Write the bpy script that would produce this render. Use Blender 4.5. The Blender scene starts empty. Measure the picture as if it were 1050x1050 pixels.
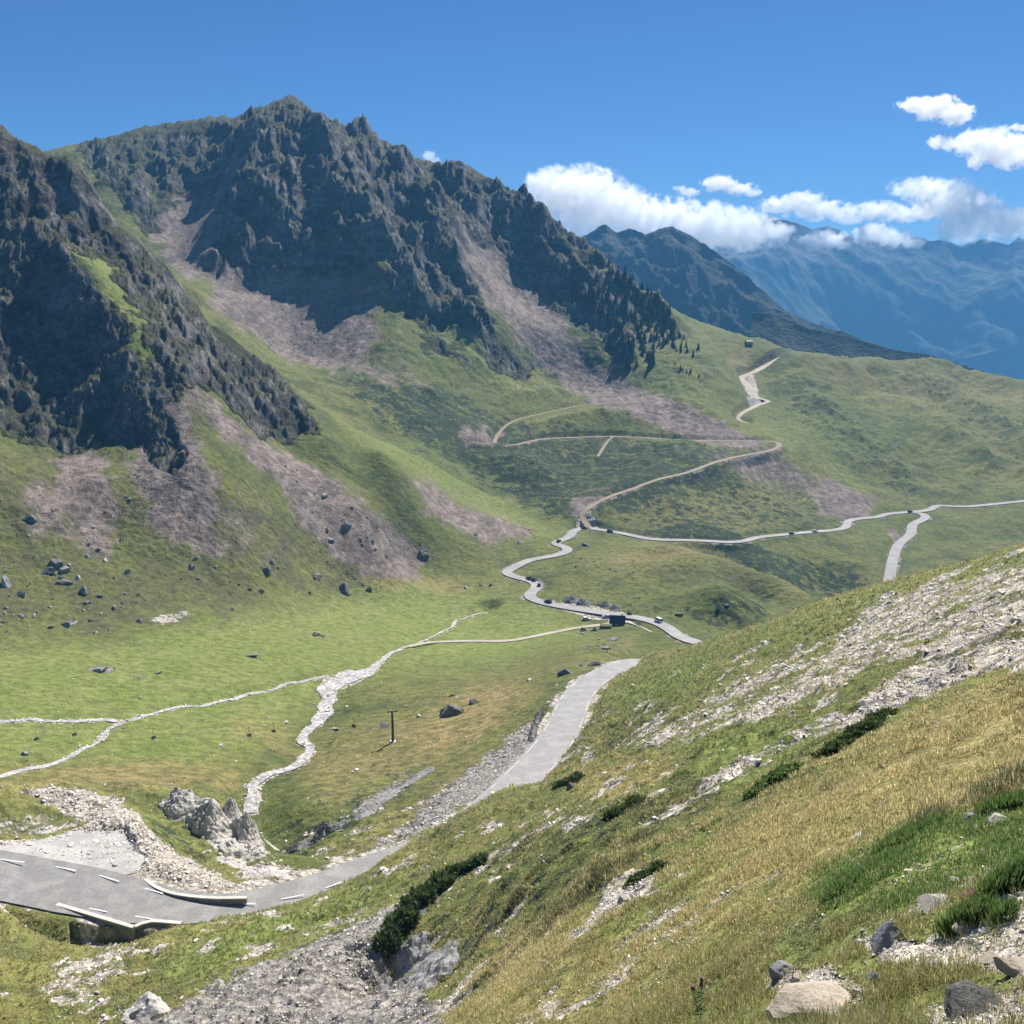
import bpy, bmesh, math, random, os
import numpy as np
from mathutils import Vector, Matrix
RNG = np.random.default_rng(7)
random.seed(7)
SC = bpy.context.scene
COL = SC.collection
QUAL = float(os.environ.get('SCENE_Q', '1'))

# ------------------------------------------------------------------ camera model
W = 1050.0; F = 1030.0
HOR = 300.0
PITCH = math.atan((525.0 - HOR) / F)
cp, sp = math.cos(PITCH), math.sin(PITCH)
def ray(px, py):
    """azimuth (0 = straight ahead, + = right) and height per metre of ground distance for a pixel of the photograph"""
    px = np.asarray(px, float); py = np.asarray(py, float)
    x = (px - 525.0) / F; u = -(py - 525.0) / F
    fwd = cp + sp * u; up = -sp + cp * u
    return np.arctan2(x, fwd), up / np.hypot(x, fwd)
def proj(x, y, z):
    d = y * cp - z * sp; u = y * sp + z * cp
    d = np.maximum(d, 1e-6)
    return 525.0 + F * x / d, 525.0 - F * u / d
def P(px, py, r):
    a, t = ray(px, py)
    return np.array([r * math.sin(a), r * math.cos(a), r * float(t)])
def rz(px, py, z):
    return z / float(ray(px, py)[1])

# ------------------------------------------------------------------ noise
def _hash(ix, iy, seed):
    h = (ix.astype(np.int64) * 374761393 + iy.astype(np.int64) * 668265263 + seed * 1274126177) & 0xffffffff
    h = ((h ^ (h >> 13)) * 1274126177) & 0xffffffff
    h = h ^ (h >> 16)
    return (h & 0xffff).astype(np.float32) * np.float32(2 * math.pi / 65536.0)
def pnoise(x, y, seed=0):
    x0 = np.floor(x); y0 = np.floor(y)
    fx = (x - x0).astype(np.float32); fy = (y - y0).astype(np.float32)
    ix = x0.astype(np.int64); iy = y0.astype(np.int64)
    def g(dx, dy):
        a = _hash(ix + dx, iy + dy, seed)
        return np.cos(a) * (fx - dx) + np.sin(a) * (fy - dy)
    u = fx * fx * fx * (fx * (fx * 6 - 15) + 10); v = fy * fy * fy * (fy * (fy * 6 - 15) + 10)
    n0 = g(0, 0); n1 = g(1, 0); a = n0 + u * (n1 - n0)
    n0 = g(0, 1); n1 = g(1, 1); b = n0 + u * (n1 - n0)
    return (a + v * (b - a)) * np.float32(1.5)
def fbm(x, y, octs=4, seed=0, gain=0.5):
    s = 0; a = 1.0; f = 1.0; tot = 0
    for o in range(octs):
        s = s + a * pnoise(x * f + 17.3 * o, y * f - 9.1 * o, seed + o); tot += a
        a *= gain; f *= 2.03
    return s / tot
def ridged(x, y, octs=4, seed=0, gain=0.55):
    s = 0; a = 1.0; f = 1.0; tot = 0
    for o in range(octs):
        n = 1.0 - 2.0 * np.abs(pnoise(x * f + 31.7 * o, y * f + 5.3 * o, seed + o))
        s = s + a * n; tot += a
        a *= gain; f *= 2.07
    return s / tot
def sstep(a, b, x):
    t = np.clip((x - a) / (b - a), 0, 1)
    return t * t * (3 - 2 * t)

# ------------------------------------------------------------------ roads, tracks, streams: survey points (photo pixel, metres below the camera / ground distance)
ROAD_A = [(-70,884,-83),(0,897,-84.5),(80,912,-85.5),(150,927,-86),(215,932,-86.5),(260,926,-87),(300,916,-87.5),(350,900,-88.5),(380,888,-89.5),
          (430,872,-91),(470,853,-92.3),(507,825,-93.6),(543,790,-95),(566,765,-96.5),(581,738,-98),(592,714,-100),(612,695,-102.5),(650,678,-105.5),(668,681,-107.5),(695,684,-110),(735,684,-113)]
ROAD_B = [(760,667,-139),(715,659,-141.5),(697,653,-142.5),(684,643,-143.5),(665,635,-144.5),(645,632,-146),(614,628,-148),(577,622,-149.5),(556,618,-150),(545,614,-150),(541,610,-150),
          (551,602.5,-150),(547,596,-150.5),(530,592,-150.5),(517,587,-150.5),(526,582.7,-150.5),(536,577,-150.5),(547,573,-150.5),(565,570.5,-150.5),(579,567,-150.5),
          (583.7,563,-150.5),(577.6,560,-150.5),(566,557,-150.5),(574.5,554.5,-150.5),(583.7,550.7,-150.3),(588,544.5,-150),(596,541,-150),(609.6,541.5,-150.5),(625,544.6,-151.5),
          (638.6,547,-153),(650,549.5,-153.5),(669,553,-154.5),(713,554,-156),(751,556,-157.5),(766,554,-158),(779.5,550.5,-159),(810,547.6,-161),(836.7,544.8,-162),
          (850,544.2,-162.5),(867,541,-163.5),(869.5,534.5,-164),(878.6,532,-164.3),(901,530,-165),(909,527,-165.3),(932,525,-165.7),(953,523,-166),(962,518.3,-166),(991,519.4,-166),(1050,513.7,-164),(1110,508,-162)]
ROAD_C = [(932,525,-165.7),(943,525.5,-166),(950,530.5,-166.8),(936,538,-168.5),(934,547.6,-170),(921,559,-172),(915,576,-175),(913,588,-177),(911,600,-180)]
TRACK_A = [(604,541,640),(598,530,650),(599,524,655),(610,516,668),(633,506,688),(650,501.5,700),(671,492,715),(703,485,735),(736,473,765),(764,466.7,790),(791,462,810),(799,457,822),(797,453,832),(788,452,838),
           (745,452,846),(697,451,852),(650,448,856),(621,447.6,854),(564,449.5,832),(545,452,818),(526,457,797),(507,456,785),(484,453,775)]
TRACK_B = [(507,454,790),(509,449,805),(515,440,828),(526,432,850),(545,426.7,872),(583,418,900),(602,415,912),(650,412,935)]
TRACK_C = [(768,434,898),(757,427,905),(775.7,416,950),(787,412,965),(775.7,407,975),(766,395,1010),(760,386.5,1040),(771.7,382,1055),(800,366.7,1092),(815,360.5,1112)]
TRACK_D = [(628,447.8,853),(622,454,838),(613,468,800)]
PATH_A = [(672,648,-144.5),(655,640,-145.5),(640,638,-147),(620,640,-147),(590,644,-147.5),(560,650,-147.5),(520,657,-146.5),(480,657,-145),(440,659,-143.5),(412,664,-141)]
STREAM_A = [(256,830,-113.5),(262,812,-113.5),(262,798,-114),(275,789,-115),(300,781,-117),(315,770,-119),(312,757,-121),(322,742,-123.5),(332,728,-125.5),(335,716,-127.5),(337,706,-129),(347,697,-130.5),(362,690,-132),(378,685,-133),
            (398,670,-137.5),(415,662,-141),(440,653,-146),(460,644,-150),(474,634,-154),(500,628,-157)]
STREAM_B = [(-60,738,-109),(0,737,-111),(60,737,-113.5),(120,737,-116),(150,732,-118),(190,724,-121),(230,717,-124),(270,707,-127),(310,697,-129.5),(335,692,-131)]
STREAM_C = [(-60,812,-103),(0,793,-106),(35,785,-108.5),(60,777,-110),(90,764,-112),(105,752,-114),(125,741,-116)]
def _wide(l): return [(px, py, r * (1 + .13 * min(1.2, max(0, (px - 690) / 330)))) for px, py, r in l]
TRACK_A, TRACK_C = _wide(TRACK_A), _wide(TRACK_C)

# ------------------------------------------------------------------ ground survey points
CP = []
def c(*pts):                       # (px, py, ground distance)
    for p in pts: CP.append(p)
def cz(*pts):                      # (px, py, height relative to the camera)
    for px, py, z in pts: CP.append((px, py, rz(px, py, z)))
def ln(*pts, step=28.0):           # polyline of survey points
    for (x0, y0, r0), (x1, y1, r1) in zip(pts[:-1], pts[1:]):
        n = max(1, int(math.hypot(x1 - x0, y1 - y0) / step))
        for k in range(n):
            f = k / n
            CP.append((x0 + f * (x1 - x0), y0 + f * (y1 - y0), math.exp((1 - f) * math.log(r0) + f * math.log(r1))))
    CP.append(pts[-1])
HID = []                           # hidden ground: (px column, ground distance, height)
def h(*pts):
    for p in pts: HID.append(p)
cz(*ROAD_A); cz(*ROAD_B[::2]); cz(*ROAD_C[2::2]); c(*TRACK_A[2::2]); c(*TRACK_B); c(*TRACK_C[1::2]); cz(*PATH_A[2::2]); cz(*STREAM_A[::2]); cz(*STREAM_B[::2]); cz(*STREAM_C[::2])
# near hillside
h((525,1.2,-1.75),(0,1.2,-1.9),(1050,1.2,-1.6),(-100,4,-4.6),(525,3,-3.0),(1150,3,-2.2),(-100,20,-19),(200,10,-9.5),(0,45,-42))
c((1050,1050,5.6),(1050,900,9.2),(1050,800,16),(1050,700,33),(1050,640,62),(1050,600,100),(1120,1000,6.2),(1150,800,15),(1150,650,50),(1150,560,120))
c((900,1045,7.2),(900,900,13),(900,800,26),(900,740,48),(900,680,93),(900,640,140))
c((750,1045,10.5),(750,970,15),(750,900,22),(750,800,46),(750,740,88),(750,690,155))
c((600,1045,17),(600,960,25),(600,900,36),(600,850,62),(610,815,105),(680,850,40),(680,770,85),(690,715,165),(640,745,172),(660,700,218))
c((484,1045,25),(540,1000,26),(540,900,50),(500,870,92),(430,905,100),(400,925,93),(560,840,92))
ln((1110,548,150),(1050,562,165),(980,583,182),(900,604,208),(830,628,232),(750,653,255),(700,664,262),(676,668,266),(658,674,270),(646,684,268))
ln((604,778,168),(585,803,158),(560,810,155),(530,812,154),(500,819,149),(465,838,138),(430,860,131),(400,880,128),(378,893,131),(330,918,129),(300,929,126),(240,941,120),(180,955,114))
ln((640,690,262),(620,715,212),(608,745,190))
c((300,970,88),(360,945,100),(250,960,99),(200,1000,85),(150,1040,79),(330,1020,62),(400,976,71),(405,1008,70),(425,1000,69),(440,982,67),(415,1045,66),(444,1040,63),(463,956,60),(466,1000,50),(471,1040,36),(250,1045,63),(440,935,80))
c((130,1000,97),(0,930,133),(0,1000,108),(20,1045,92),(90,1045,88),(-60,1000,105),(-60,930,133))
cz((137,958,-87.7),(112,951,-87.6),(82,942,-87.1),(38,923,-86.4),(0,914,-86.0),(-60,908,-85.5),(170,952,-87.3),(60,980,-87.2),(110,975,-87.0),(20,970,-86))
# ground hidden behind the near hillside
h((700,310,-127),(700,350,-141),(800,300,-120),(800,360,-150),(900,290,-110),(900,400,-168),(900,520,-180),(1050,240,-80),(1050,360,-150),(1050,520,-180),(1150,300,-120),(1150,520,-178),(1000,640,-180))
# pull-off above the hairpin and the rock edge of the valley
cz((-50,860,-84.5),(20,868,-85.2),(60,858,-85.5),(100,848,-85.5),(140,850,-85.5),(130,880,-85.6),(60,880,-85.2),(180,885,-86),(240,905,-86.8),(320,895,-88))
cz((140,838,-86.5),(200,895,-86.3),(260,913,-87),(300,903,-87.8),(0,855,-86.5),(60,835,-88),(110,818,-90),(20,815,-91),(-60,830,-89))
ln((-60,806,180),(0,806,181),(60,805,182),(130,805,184),(200,812,180),(240,820,178))
cz((-60,800,-104),(0,799,-105),(60,799,-105.5),(130,799,-107),(200,800,-109.5),(235,806,-111))
cz((180,850,-92),(210,868,-94),(160,835,-91),(230,900,-91))
cz((255,845,-114),(262,858,-113.5),(285,880,-108),(310,880,-104),(268,880,-108))
# bank between the valley floor and the road
cz((300,830,-109),(330,820,-108),(350,850,-104),(330,868,-103.5),(360,875,-97),(420,835,-101),(400,800,-110),(440,790,-108),(480,800,-101),(500,790,-102),(520,765,-103.5),(545,740,-105),(555,715,-107),(400,760,-116),(330,790,-115),(450,760,-113),(500,720,-116),(560,690,-115),(600,672,-117),(640,662,-120))
cz((545,775,-98.5),(520,797,-97.5),(470,828,-95.5))
# valley floor
cz((0,770,-108),(60,755,-112.5),(200,760,-117),(240,750,-119),(150,790,-110),(280,730,-124),(100,710,-117),(0,700,-113),(200,690,-123),(300,680,-130),(400,700,-128),(450,700,-129),(520,690,-133),(400,640,-145),(560,665,-138),(600,655,-139),
   (0,660,-116),(100,660,-120.5),(200,645,-127),(280,635,-134),(350,615,-143),(420,605,-149),(500,605,-152),(470,610,-153),(330,650,-137),(100,640,-119),(0,640,-114),(-60,660,-112))
# low rise, knoll and ravine beyond the hut
cz((600,585,-146),(640,600,-145),(620,570,-146),(680,570,-147),(660,620,-146),(700,600,-144),(640,560,-149),(780,618,-154),(740,640,-148),(700,630,-146))
c((690,556,572),(725,566,556),(760,577,538),(795,591,520),(825,607,505),(690,580,520),(740,600,470))
h((720,610,-166),(760,590,-176),(800,580,-182),(850,560,-186),(850,640,-182))
cz((830,575,-171),(870,575,-172),(880,560,-169),(960,570,-176),(1000,560,-176),(1050,545,-172),(760,570,-163),(790,590,-168))
def cw(*pts):
    for px, py, r in pts: CP.append((px, py, r * (1 + .13 * min(1.2, max(0, (px - 690) / 330)))))
# the slopes above the far road
cw((690,520,690),(740,510,720),(800,500,770),(850,510,760),(900,500,800),(960,500,815),(1050,480,860),(850,450,900),(950,440,950),(1050,430,980),(900,400,1080),(1000,400,1120),(850,480,820),(820,420,960),(860,380,1130),(720,420,905),(700,400,960),(660,520,680),(640,480,770),(620,530,655),(580,500,720),(560,470,790),(640,435,880))
ln((820,361,1150),(860,366,1190),(920,375,1240),(980,377,1280),(1050,393,1330),(1120,405,1340))
h((850,1500,-130),(950,1500,-170),(1050,1500,-200),(1130,1500,-210),(900,1800,-300),(1050,1800,-330),(780,1500,-110),(700,1700,-150))
# left slope below the cliff
cz((100,600,-113),(100,560,-104),(100,520,-92),(100,490,-82),(0,600,-108),(0,560,-99),(0,500,-80),(0,470,-72),(200,600,-120),(200,540,-102),(210,480,-80),(200,440,-66),(300,590,-129),(300,540,-113),(300,500,-99),(280,450,-80),(350,580,-134),(370,520,-112),(350,480,-97),(420,570,-142),(420,530,-124),(390,460,-89),(-60,560,-95),(-60,640,-110))
_c0, _h0 = len(CP), len(HID)
c((70,466,480),(130,458,484),(160,450,488),(0,455,470),(190,405,512),(175,430,495),(165,480,466),(-60,450,460))
# cliffs of the near massif: buttresses and recesses
ln((50,245,556),(85,285,548),(115,320,538),(130,345,528),(138,380,512),(142,420,500),(146,450,490))
c((100,430,500),(60,420,503),(30,400,512),(0,380,512),(90,370,528),(60,340,538),(30,300,553),(0,260,565),(20,200,590),(45,200,597),(100,400,506),(75,395,506),(110,345,531),(0,320,535))
c((85,250,588),(110,265,590),(95,225,603),(130,262,592),(130,290,572),(150,330,545),(165,355,530),(175,385,518),(165,300,580),(180,330,566),(120,300,556),(150,300,580))
ln((-60,100,640),(0,125,628),(30,148,622),(50,156,620),(62,168,626),(72,178,630),(80,160,618),(95,178,622),(108,215,628),(125,235,630),(150,252,628),(165,266,626),(185,295,622),(205,320,622),(235,345,620),(262,372,612),(300,408,598),(326,442,582),(345,455,572),(400,500,590),(480,525,612),(560,545,625))
c((210,350,580),(225,380,560),(235,402,548),(260,420,552),(290,445,556),(250,380,585),(275,410,578),(205,385,532),(240,360,600))
h((-60,720,60),(30,700,60),(80,690,50),(130,690,20),(165,690,-5),(205,690,-25),(262,690,-50),(326,690,-78),(400,690,-108),(480,690,-128),(60,800,-5),(-60,800,20),(100,780,-10),(150,800,-20))
for _i in range(_c0, len(CP)): CP[_i] = (CP[_i][0], CP[_i][1], CP[_i][2] * (1 + .105 * max(0, (400 - CP[_i][0]) / 400)))
for _i in range(_h0, len(HID)): HID[_i] = (HID[_i][0], HID[_i][1] * 1.08, HID[_i][2])
# main mountain
_m0 = len(CP)
c((330,395,800),(380,430,760),(420,455,730),(460,480,715),(500,520,672),(540,535,650),(400,405,830),(440,430,800),(360,385,850),(290,365,905),(260,345,900),(225,320,890),(200,300,880),(340,370,900))
c((300,330,958),(350,335,945),(380,350,915),(250,310,940),(420,360,905),(450,390,880),(500,400,905),(560,400,950),(600,408,945),(560,380,995),(500,360,965))
ln((225,284,1010),(260,285,1008),(300,284,1012),(340,286,1008),(372,288,1000))
c((235,240,1060),(250,190,1150),(262,175,1190),(290,170,1200),(280,220,1095),(330,150,1270),(320,200,1150),(310,240,1075),(350,230,1090),(370,260,1040),(345,190,1180),(385,215,1150),(400,250,1090),(420,280,1045),(300,140,1320),(270,145,1300))
ln((242,150,1300),(235,175,1240),(222,210,1170),(205,245,1080),(190,275,1000),(195,290,950))
c((215,180,1260),(200,200,1200),(180,215,1170),(165,240,1110),(175,260,1040),(130,200,1210),(110,190,1210),(150,215,1180),(150,235,1140),(180,180,1300),(150,185,1300),(120,175,1330),(200,160,1370))
ln((60,165,1390),(90,158,1400),(100,150,1400),(140,147,1420),(190,137,1440),(225,128,1460),(255,120,1480),(276,112,1500),(287,102,1503),(295,93,1505),(305,103,1503),(320,116,1500),(350,130,1490),(380,146,1480),(400,152,1470),(430,170,1450),(448,176,1440),(470,168,1435),(482,180,1430),(510,190,1420),(545,218,1400),(570,235,1390),(600,260,1370),(640,287,1330),(690,325,1250),(720,338,1200),(765,350,1160),(800,362,1130))
h((0,1700,100),(100,1700,60),(295,1700,60),(400,1700,20),(545,1600,-30),(690,1600,-130),(0,1300,130),(0,1080,60),(-60,1080,60),(600,1600,-80))
# right-hand shoulder: couloir, fan, wooded rib
ln((455,190,1330),(462,215,1260),(470,238,1200),(476,255,1160))
c((440,210,1270),(430,240,1190),(450,250,1150),(410,220,1200),(460,275,1080),(480,300,1030),(500,330,980),(470,320,990),(440,310,1010),(420,320,975))
ln((482,256,1170),(520,300,1090),(560,345,1020),(600,380,1010),(650,404,975),(700,425,905))
c((500,225,1290),(520,250,1240),(540,280,1180),(560,300,1130),(578,318,1090),(530,270,1200))
ln((560,243,1290),(590,262,1250),(620,285,1215),(650,310,1180),(680,332,1150),(700,352,1100))
c((600,310,1120),(630,335,1085),(585,325,1075),(610,350,1035),(645,375,1010),(665,370,1030),(690,380,1010),(730,385,1000),(720,360,1080),(745,370,1060))
def _steepen(px, py, r):
    if px < 520 and r > 1000:
        k_ = (.72 if py > 188 else .60) if (150 < px < 245 and 150 < py < 295 and (px - 150) < (300 - py)) else .55
        if 452 < px and py > 185: k_ = .62
        return 1000 + (r - 1000) * k_
    if 490 < px < 705 and r > 1090: return 1090 + (r - 1090) * (.45 + .25 * max(0, (px - 640) / 65))
    return r
for _i in range(_m0, len(CP)): CP[_i] = (CP[_i][0], CP[_i][1], _steepen(*CP[_i]))

def fit_rbf():
    A = []
    for px, py, r in CP:
        a, t = ray(px, py); A.append((float(a), math.log(r), float(t)))
    for px, r, z in HID:
        a, _ = ray(px, 560.0); A.append((float(a), math.log(r), z / r))
    A = np.array(A)
    # merge points that nearly coincide
    keep = []
    for i in range(len(A)):
        ok = True
        for j in keep:
            if (A[i, 0] - A[j, 0]) ** 2 + (A[i, 1] - A[j, 1]) ** 2 < 0.012 ** 2: ok = False; break
        if ok: keep.append(i)
    A = A[keep]
    return A
SL = 0.8
CC = 0.02
def kern(d2): return np.sqrt(d2 + CC * CC)
PTS = fit_rbf()
_X = np.c_[PTS[:, 0], PTS[:, 1] * SL]
_n = len(_X)
_D = kern(((_X[:, None] - _X[None]) ** 2).sum(-1)) - np.eye(_n) * 0.0015
_Pm = np.c_[np.ones(_n), _X]
_M = np.block([[_D, _Pm], [_Pm.T, np.zeros((3, 3))]])
_S = np.linalg.solve(_M, np.r_[PTS[:, 2], np.zeros(3)])
def rbf(a, L):
    a = np.asarray(a, float).ravel(); q = np.asarray(L, float).ravel() * SL
    out = np.empty(len(a))
    for i in range(0, len(a), 20000):
        s = slice(i, i + 20000)
        d2 = (a[s, None] - _X[None, :, 0]) ** 2 + (q[s, None] - _X[None, :, 1]) ** 2
        out[s] = kern(d2) @ _S[:_n] + _S[_n] + _S[_n + 1] * a[s] + _S[_n + 2] * q[s]
    return out
A0, A1 = -0.60, 0.60
L0, L1 = math.log(1.2), math.log(2000.0)
NA, NL = 300, 760
_ga = np.linspace(A0, A1, NA); _gl = np.linspace(L0, L1, NL)
TG = rbf(*[m.ravel() for m in np.meshgrid(_ga, _gl, indexing='ij')]).reshape(NA, NL)
def t_at(a, L):
    """base ground height per metre of distance, bilinear in the survey grid"""
    u = np.clip((np.asarray(a) - A0) / (A1 - A0) * (NA - 1), 0, NA - 1.001); v = np.clip((np.asarray(L) - L0) / (L1 - L0) * (NL - 1), 0, NL - 1.001)
    i = u.astype(int); j = v.astype(int); fu = u - i; fv = v - j
    return (TG[i, j] * (1 - fu) + TG[i + 1, j] * fu) * (1 - fv) + (TG[i, j + 1] * (1 - fu) + TG[i + 1, j + 1] * fu) * fv
# ------------------------------------------------------------------ ground cover regions (outlines surveyed from the photograph, carried by the ground itself)
CH = {'rock': 0, 'scree': 1, 'pale': 2, 'grey': 3, 'dry': 4, 'dark': 5, 'lush': 6, 'olive': 7}
REG = []
def reg(ch, pts, r0, r1, val=1.0, feather=8.0, rag=8.0, wl=0.03):
    REG.append((CH[ch], np.array(pts, float), r0, r1, val, feather * (2.0 if ch == 'scree' and feather > 3.5 else 1.25 if ch in ('dark', 'lush', 'dry') else 1), rag * (1.5 if ch == 'scree' and rag > 4 else 1), wl))
FARR = 5000
# rock of the near massif
reg('rock', [(-90,60),(0,112),(30,140),(60,148),(82,152),(112,205),(130,228),(168,258),(205,305),(252,345),(300,390),(332,440),(300,452),(262,445),(232,410),(205,395),(184,392),(172,425),(186,470),(172,480),(158,470),(150,457),(100,455),(60,465),(0,440),(-90,440)], 430, 760, 1, 6, 10)
reg('rock', [(158,442),(175,448),(188,472),(178,484),(160,480),(152,470)], 430, 600, 1, 4, 3)
reg('rock', [(-90,60),(0,112),(-5,140),(-90,140)], 430, 760, -0.5, 10, 10)
reg('rock', [(52,246),(88,258),(112,264),(128,295),(150,335),(160,372),(150,395),(140,360),(132,340),(108,308),(76,275)], 430, 760, -0.95, 10, 14)
reg('rock', [(160,268),(200,315),(250,350),(300,400),(330,440),(345,440),(300,385),(230,320),(180,262)], 430, 760, -0.7, 6, 8)
reg('rock', [(205,318),(240,332),(260,365),(240,370),(215,345)], 430, 760, -0.6, 6, 6)
# main mountain rock
reg('rock', [(80,150),(100,140),(190,122),(240,114),(295,88),(350,120),(400,142),(440,166),(470,158),(500,180),(545,215),(600,250),(640,278),(660,300),(655,330),(640,378),(612,350),(590,330),(574,322),(540,285),(505,252),(490,256),(478,240),(462,250),(470,280),(502,330),(480,352),(450,325),(420,325),(395,290),(372,290),(310,288),(225,288),(228,240),(248,192),(262,172),(242,158),(215,200),(185,200),(160,195),(150,215),(128,205),(105,190)], 900, FARR, 1, 6, 9)
reg('rock', [(120,175),(160,190),(180,210),(150,250),(140,225)], 900, FARR, 0.6, 8, 9)
reg('rock', [(100,150),(190,135),(240,128),(235,150),(170,150),(110,165)], 900, FARR, -0.45, 8, 9)
reg('rock', [(310,148),(330,155),(352,200),(320,180),(292,175)], 900, FARR, -0.35, 6, 9)
reg('rock', [(560,245),(600,268),(650,306),(700,345),(690,350),(640,312),(590,275)], 900, FARR, -0.7, 4, 5)
reg('rock', [(440,170),(470,238),(455,235),(430,190)], 900, FARR, -0.55, 6, 6)
reg('rock', [(400,285),(440,300),(480,335),(440,345),(410,320)], 800, FARR, 0.8, 6, 8)
reg('rock', [(470,340),(500,345),(520,375),(495,372)], 800, FARR, 0.5, 6, 8)
reg('rock', [(425,345),(470,360),(480,385),(440,365)], 800, FARR, 0.5, 6, 8)
reg('rock', [(500,365),(545,380),(540,400),(500,385)], 800, FARR, 0.6, 6, 8)
# scree
reg('scree', [(240,150),(250,178),(236,225),(222,288),(190,285),(162,245),(178,210),(210,180)], 900, FARR, 1, 6, 8)
reg('scree', [(225,290),(300,286),(368,292),(386,340),(345,372),(300,372),(262,340),(220,315)], 780, FARR, 1, 6, 8)
reg('scree', [(340,350),(420,385),(440,400),(380,400),(335,375)], 700, FARR, 0.5, 10, 10)
reg('scree', [(458,232),(480,245),(512,295),(560,345),(640,398),(740,440),(800,470),(740,458),(680,435),(600,402),(540,355),(490,300),(460,262)], 840, FARR, 1, 5, 7)
reg('scree', [(520,255),(545,290),(575,330),(600,372),(560,345),(520,300),(500,262)], 840, FARR, 0.9, 5, 7)
reg('scree', [(380,255),(420,270),(460,295),(450,305),(410,285),(385,275)], 800, FARR, 0.9, 5, 7)
reg('scree', [(68,470),(98,468),(112,520),(110,565),(92,555),(76,515)], 380, 700, 0.85, 9, 9)
reg('scree', [(30,500),(60,505),(65,545),(40,540)], 380, 700, 0.5, 9, 9)
reg('scree', [(178,420),(192,396),(200,455),(212,520),(218,560),(170,540),(150,500),(140,470)], 380, 700, 0.8, 8, 8)
reg('scree', [(202,402),(240,435),(300,478),(345,500),(330,510),(270,480),(220,440)], 380, 700, 0.75, 5, 6)
reg('scree', [(290,470),(335,492),(400,545),(440,570),(425,592),(370,582),(320,540),(290,500)], 380, 700, 1, 7, 9)
reg('scree', [(425,490),(480,525),(540,545),(500,555),(440,525)], 380, 700, 0.8, 7, 9)
reg('scree', [(474,446),(490,440),(507,445),(508,456),(484,456)], 700, 900, .75, 5, 9)
reg('scree', [(588,512),(618,506),(612,520),(596,530),(586,528)], 600, 760, 0.75, 5, 8)
reg('scree', [(560,395),(650,405),(760,440),(740,448),(640,425),(580,412)], 800, FARR, 0.4, 8, 8)
# purple debris and earth
reg('scree', [(730,470),(790,462),(850,500),(880,530),(820,510),(760,490)], 700, 950, 0.5, 8, 8)
reg('scree', [(850,500),(895,515),(880,530),(845,520)], 700, 900, 0.8, 6, 6)
reg('scree', [(900,531),(922,560),(920,575),(930,545)], 600, 760, 1, 3, 3)
reg('dry', [(752,356),(772,360),(770,386),(756,386),(746,372)], 980, 1200, 0.7, 5, 5)
reg('pale', [(758,383),(774,383),(778,410),(786,413),(772,418),(764,400)], 900, 1100, 0.9, 3, 3)
reg('pale', [(596,524),(606,524),(618,540),(598,541),(590,538)], 620, 700, 0.8, 2.5, 2)
# heather, rough dark slopes, and shade painted beside the far road
reg('dark', [(340,372),(400,395),(460,400),(500,420),(560,440),(620,440),(660,450),(800,460),(800,480),(700,500),(650,520),(600,535),(560,530),(500,500),(420,455),(360,410)], 640, 1000, 0.9, 10, 14)
reg('dark', [(560,355),(640,405),(720,440),(700,448),(620,425),(560,385),(520,355)], 820, 1100, 0.8, 8, 8)
reg('dark', [(700,500),(790,480),(880,530),(860,545),(760,552),(660,548),(640,520)], 640, 900, 0.6, 10, 12)
reg('dark', [(820,400),(880,440),(950,500),(980,518),(930,510),(850,470),(790,420)], 750, 1100, 0.55, 10, 18)
reg('dark', [(930,385),(1050,430),(1110,470),(1050,460),(950,410)], 850, 1300, 0.6, 10, 18)
reg('dark', [(700,545),(780,560),(900,590),(860,620),(820,605),(760,575)], 520, 800, 0.8, 8, 10)
reg('dark', [(700,628),(740,605),(800,610),(780,640),(720,650)], 380, 560, 0.6, 8, 10)
reg('dark', [(600,640),(660,600),(700,630),(690,650)], 420, 560, 0.35, 8, 10)
reg('dark', [(860,340),(1050,385),(1050,400),(860,372)], 900, 1400, 0.3, 8, 10)
reg('dark', [(652,549),(680,543),(716,539),(740,543),(762,551),(713,552)], 600, 760, 1.0, 3, 4)  # bank face above the far road, its shade painted as dark cover
reg('grey', [(690,545),(716,541),(740,545),(755,551),(713,551)], 600, 760, .35, 3, 4)  # grey mixed into the painted shade of that bank
reg('dark', [(740,562),(775,566),(800,590),(830,612),(800,606),(765,582)], 540, 700, 1.0, 5, 6)  # ravine behind the knoll, its shadow painted as dark cover
reg('dark', [(620,828),(700,800),(780,815),(720,860),(640,880),(560,870)], 35, 150, .6, 10, 16)
reg('dark', [(480,880),(560,850),(620,900),(560,960),(500,930)], 30, 120, .5, 10, 16)
reg('dark', [(600,740),(680,715),(720,740),(660,790),(610,775)], 90, 240, .5, 10, 16)
reg('scree', [(0,470),(140,470),(210,490),(300,520),(380,590),(300,600),(200,580),(100,590),(0,560)], 380, 640, .12, 12, 14)
reg('scree', [(160,470),(215,470),(260,530),(300,580),(220,590),(170,550)], 380, 640, .10, 12, 14)
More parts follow.
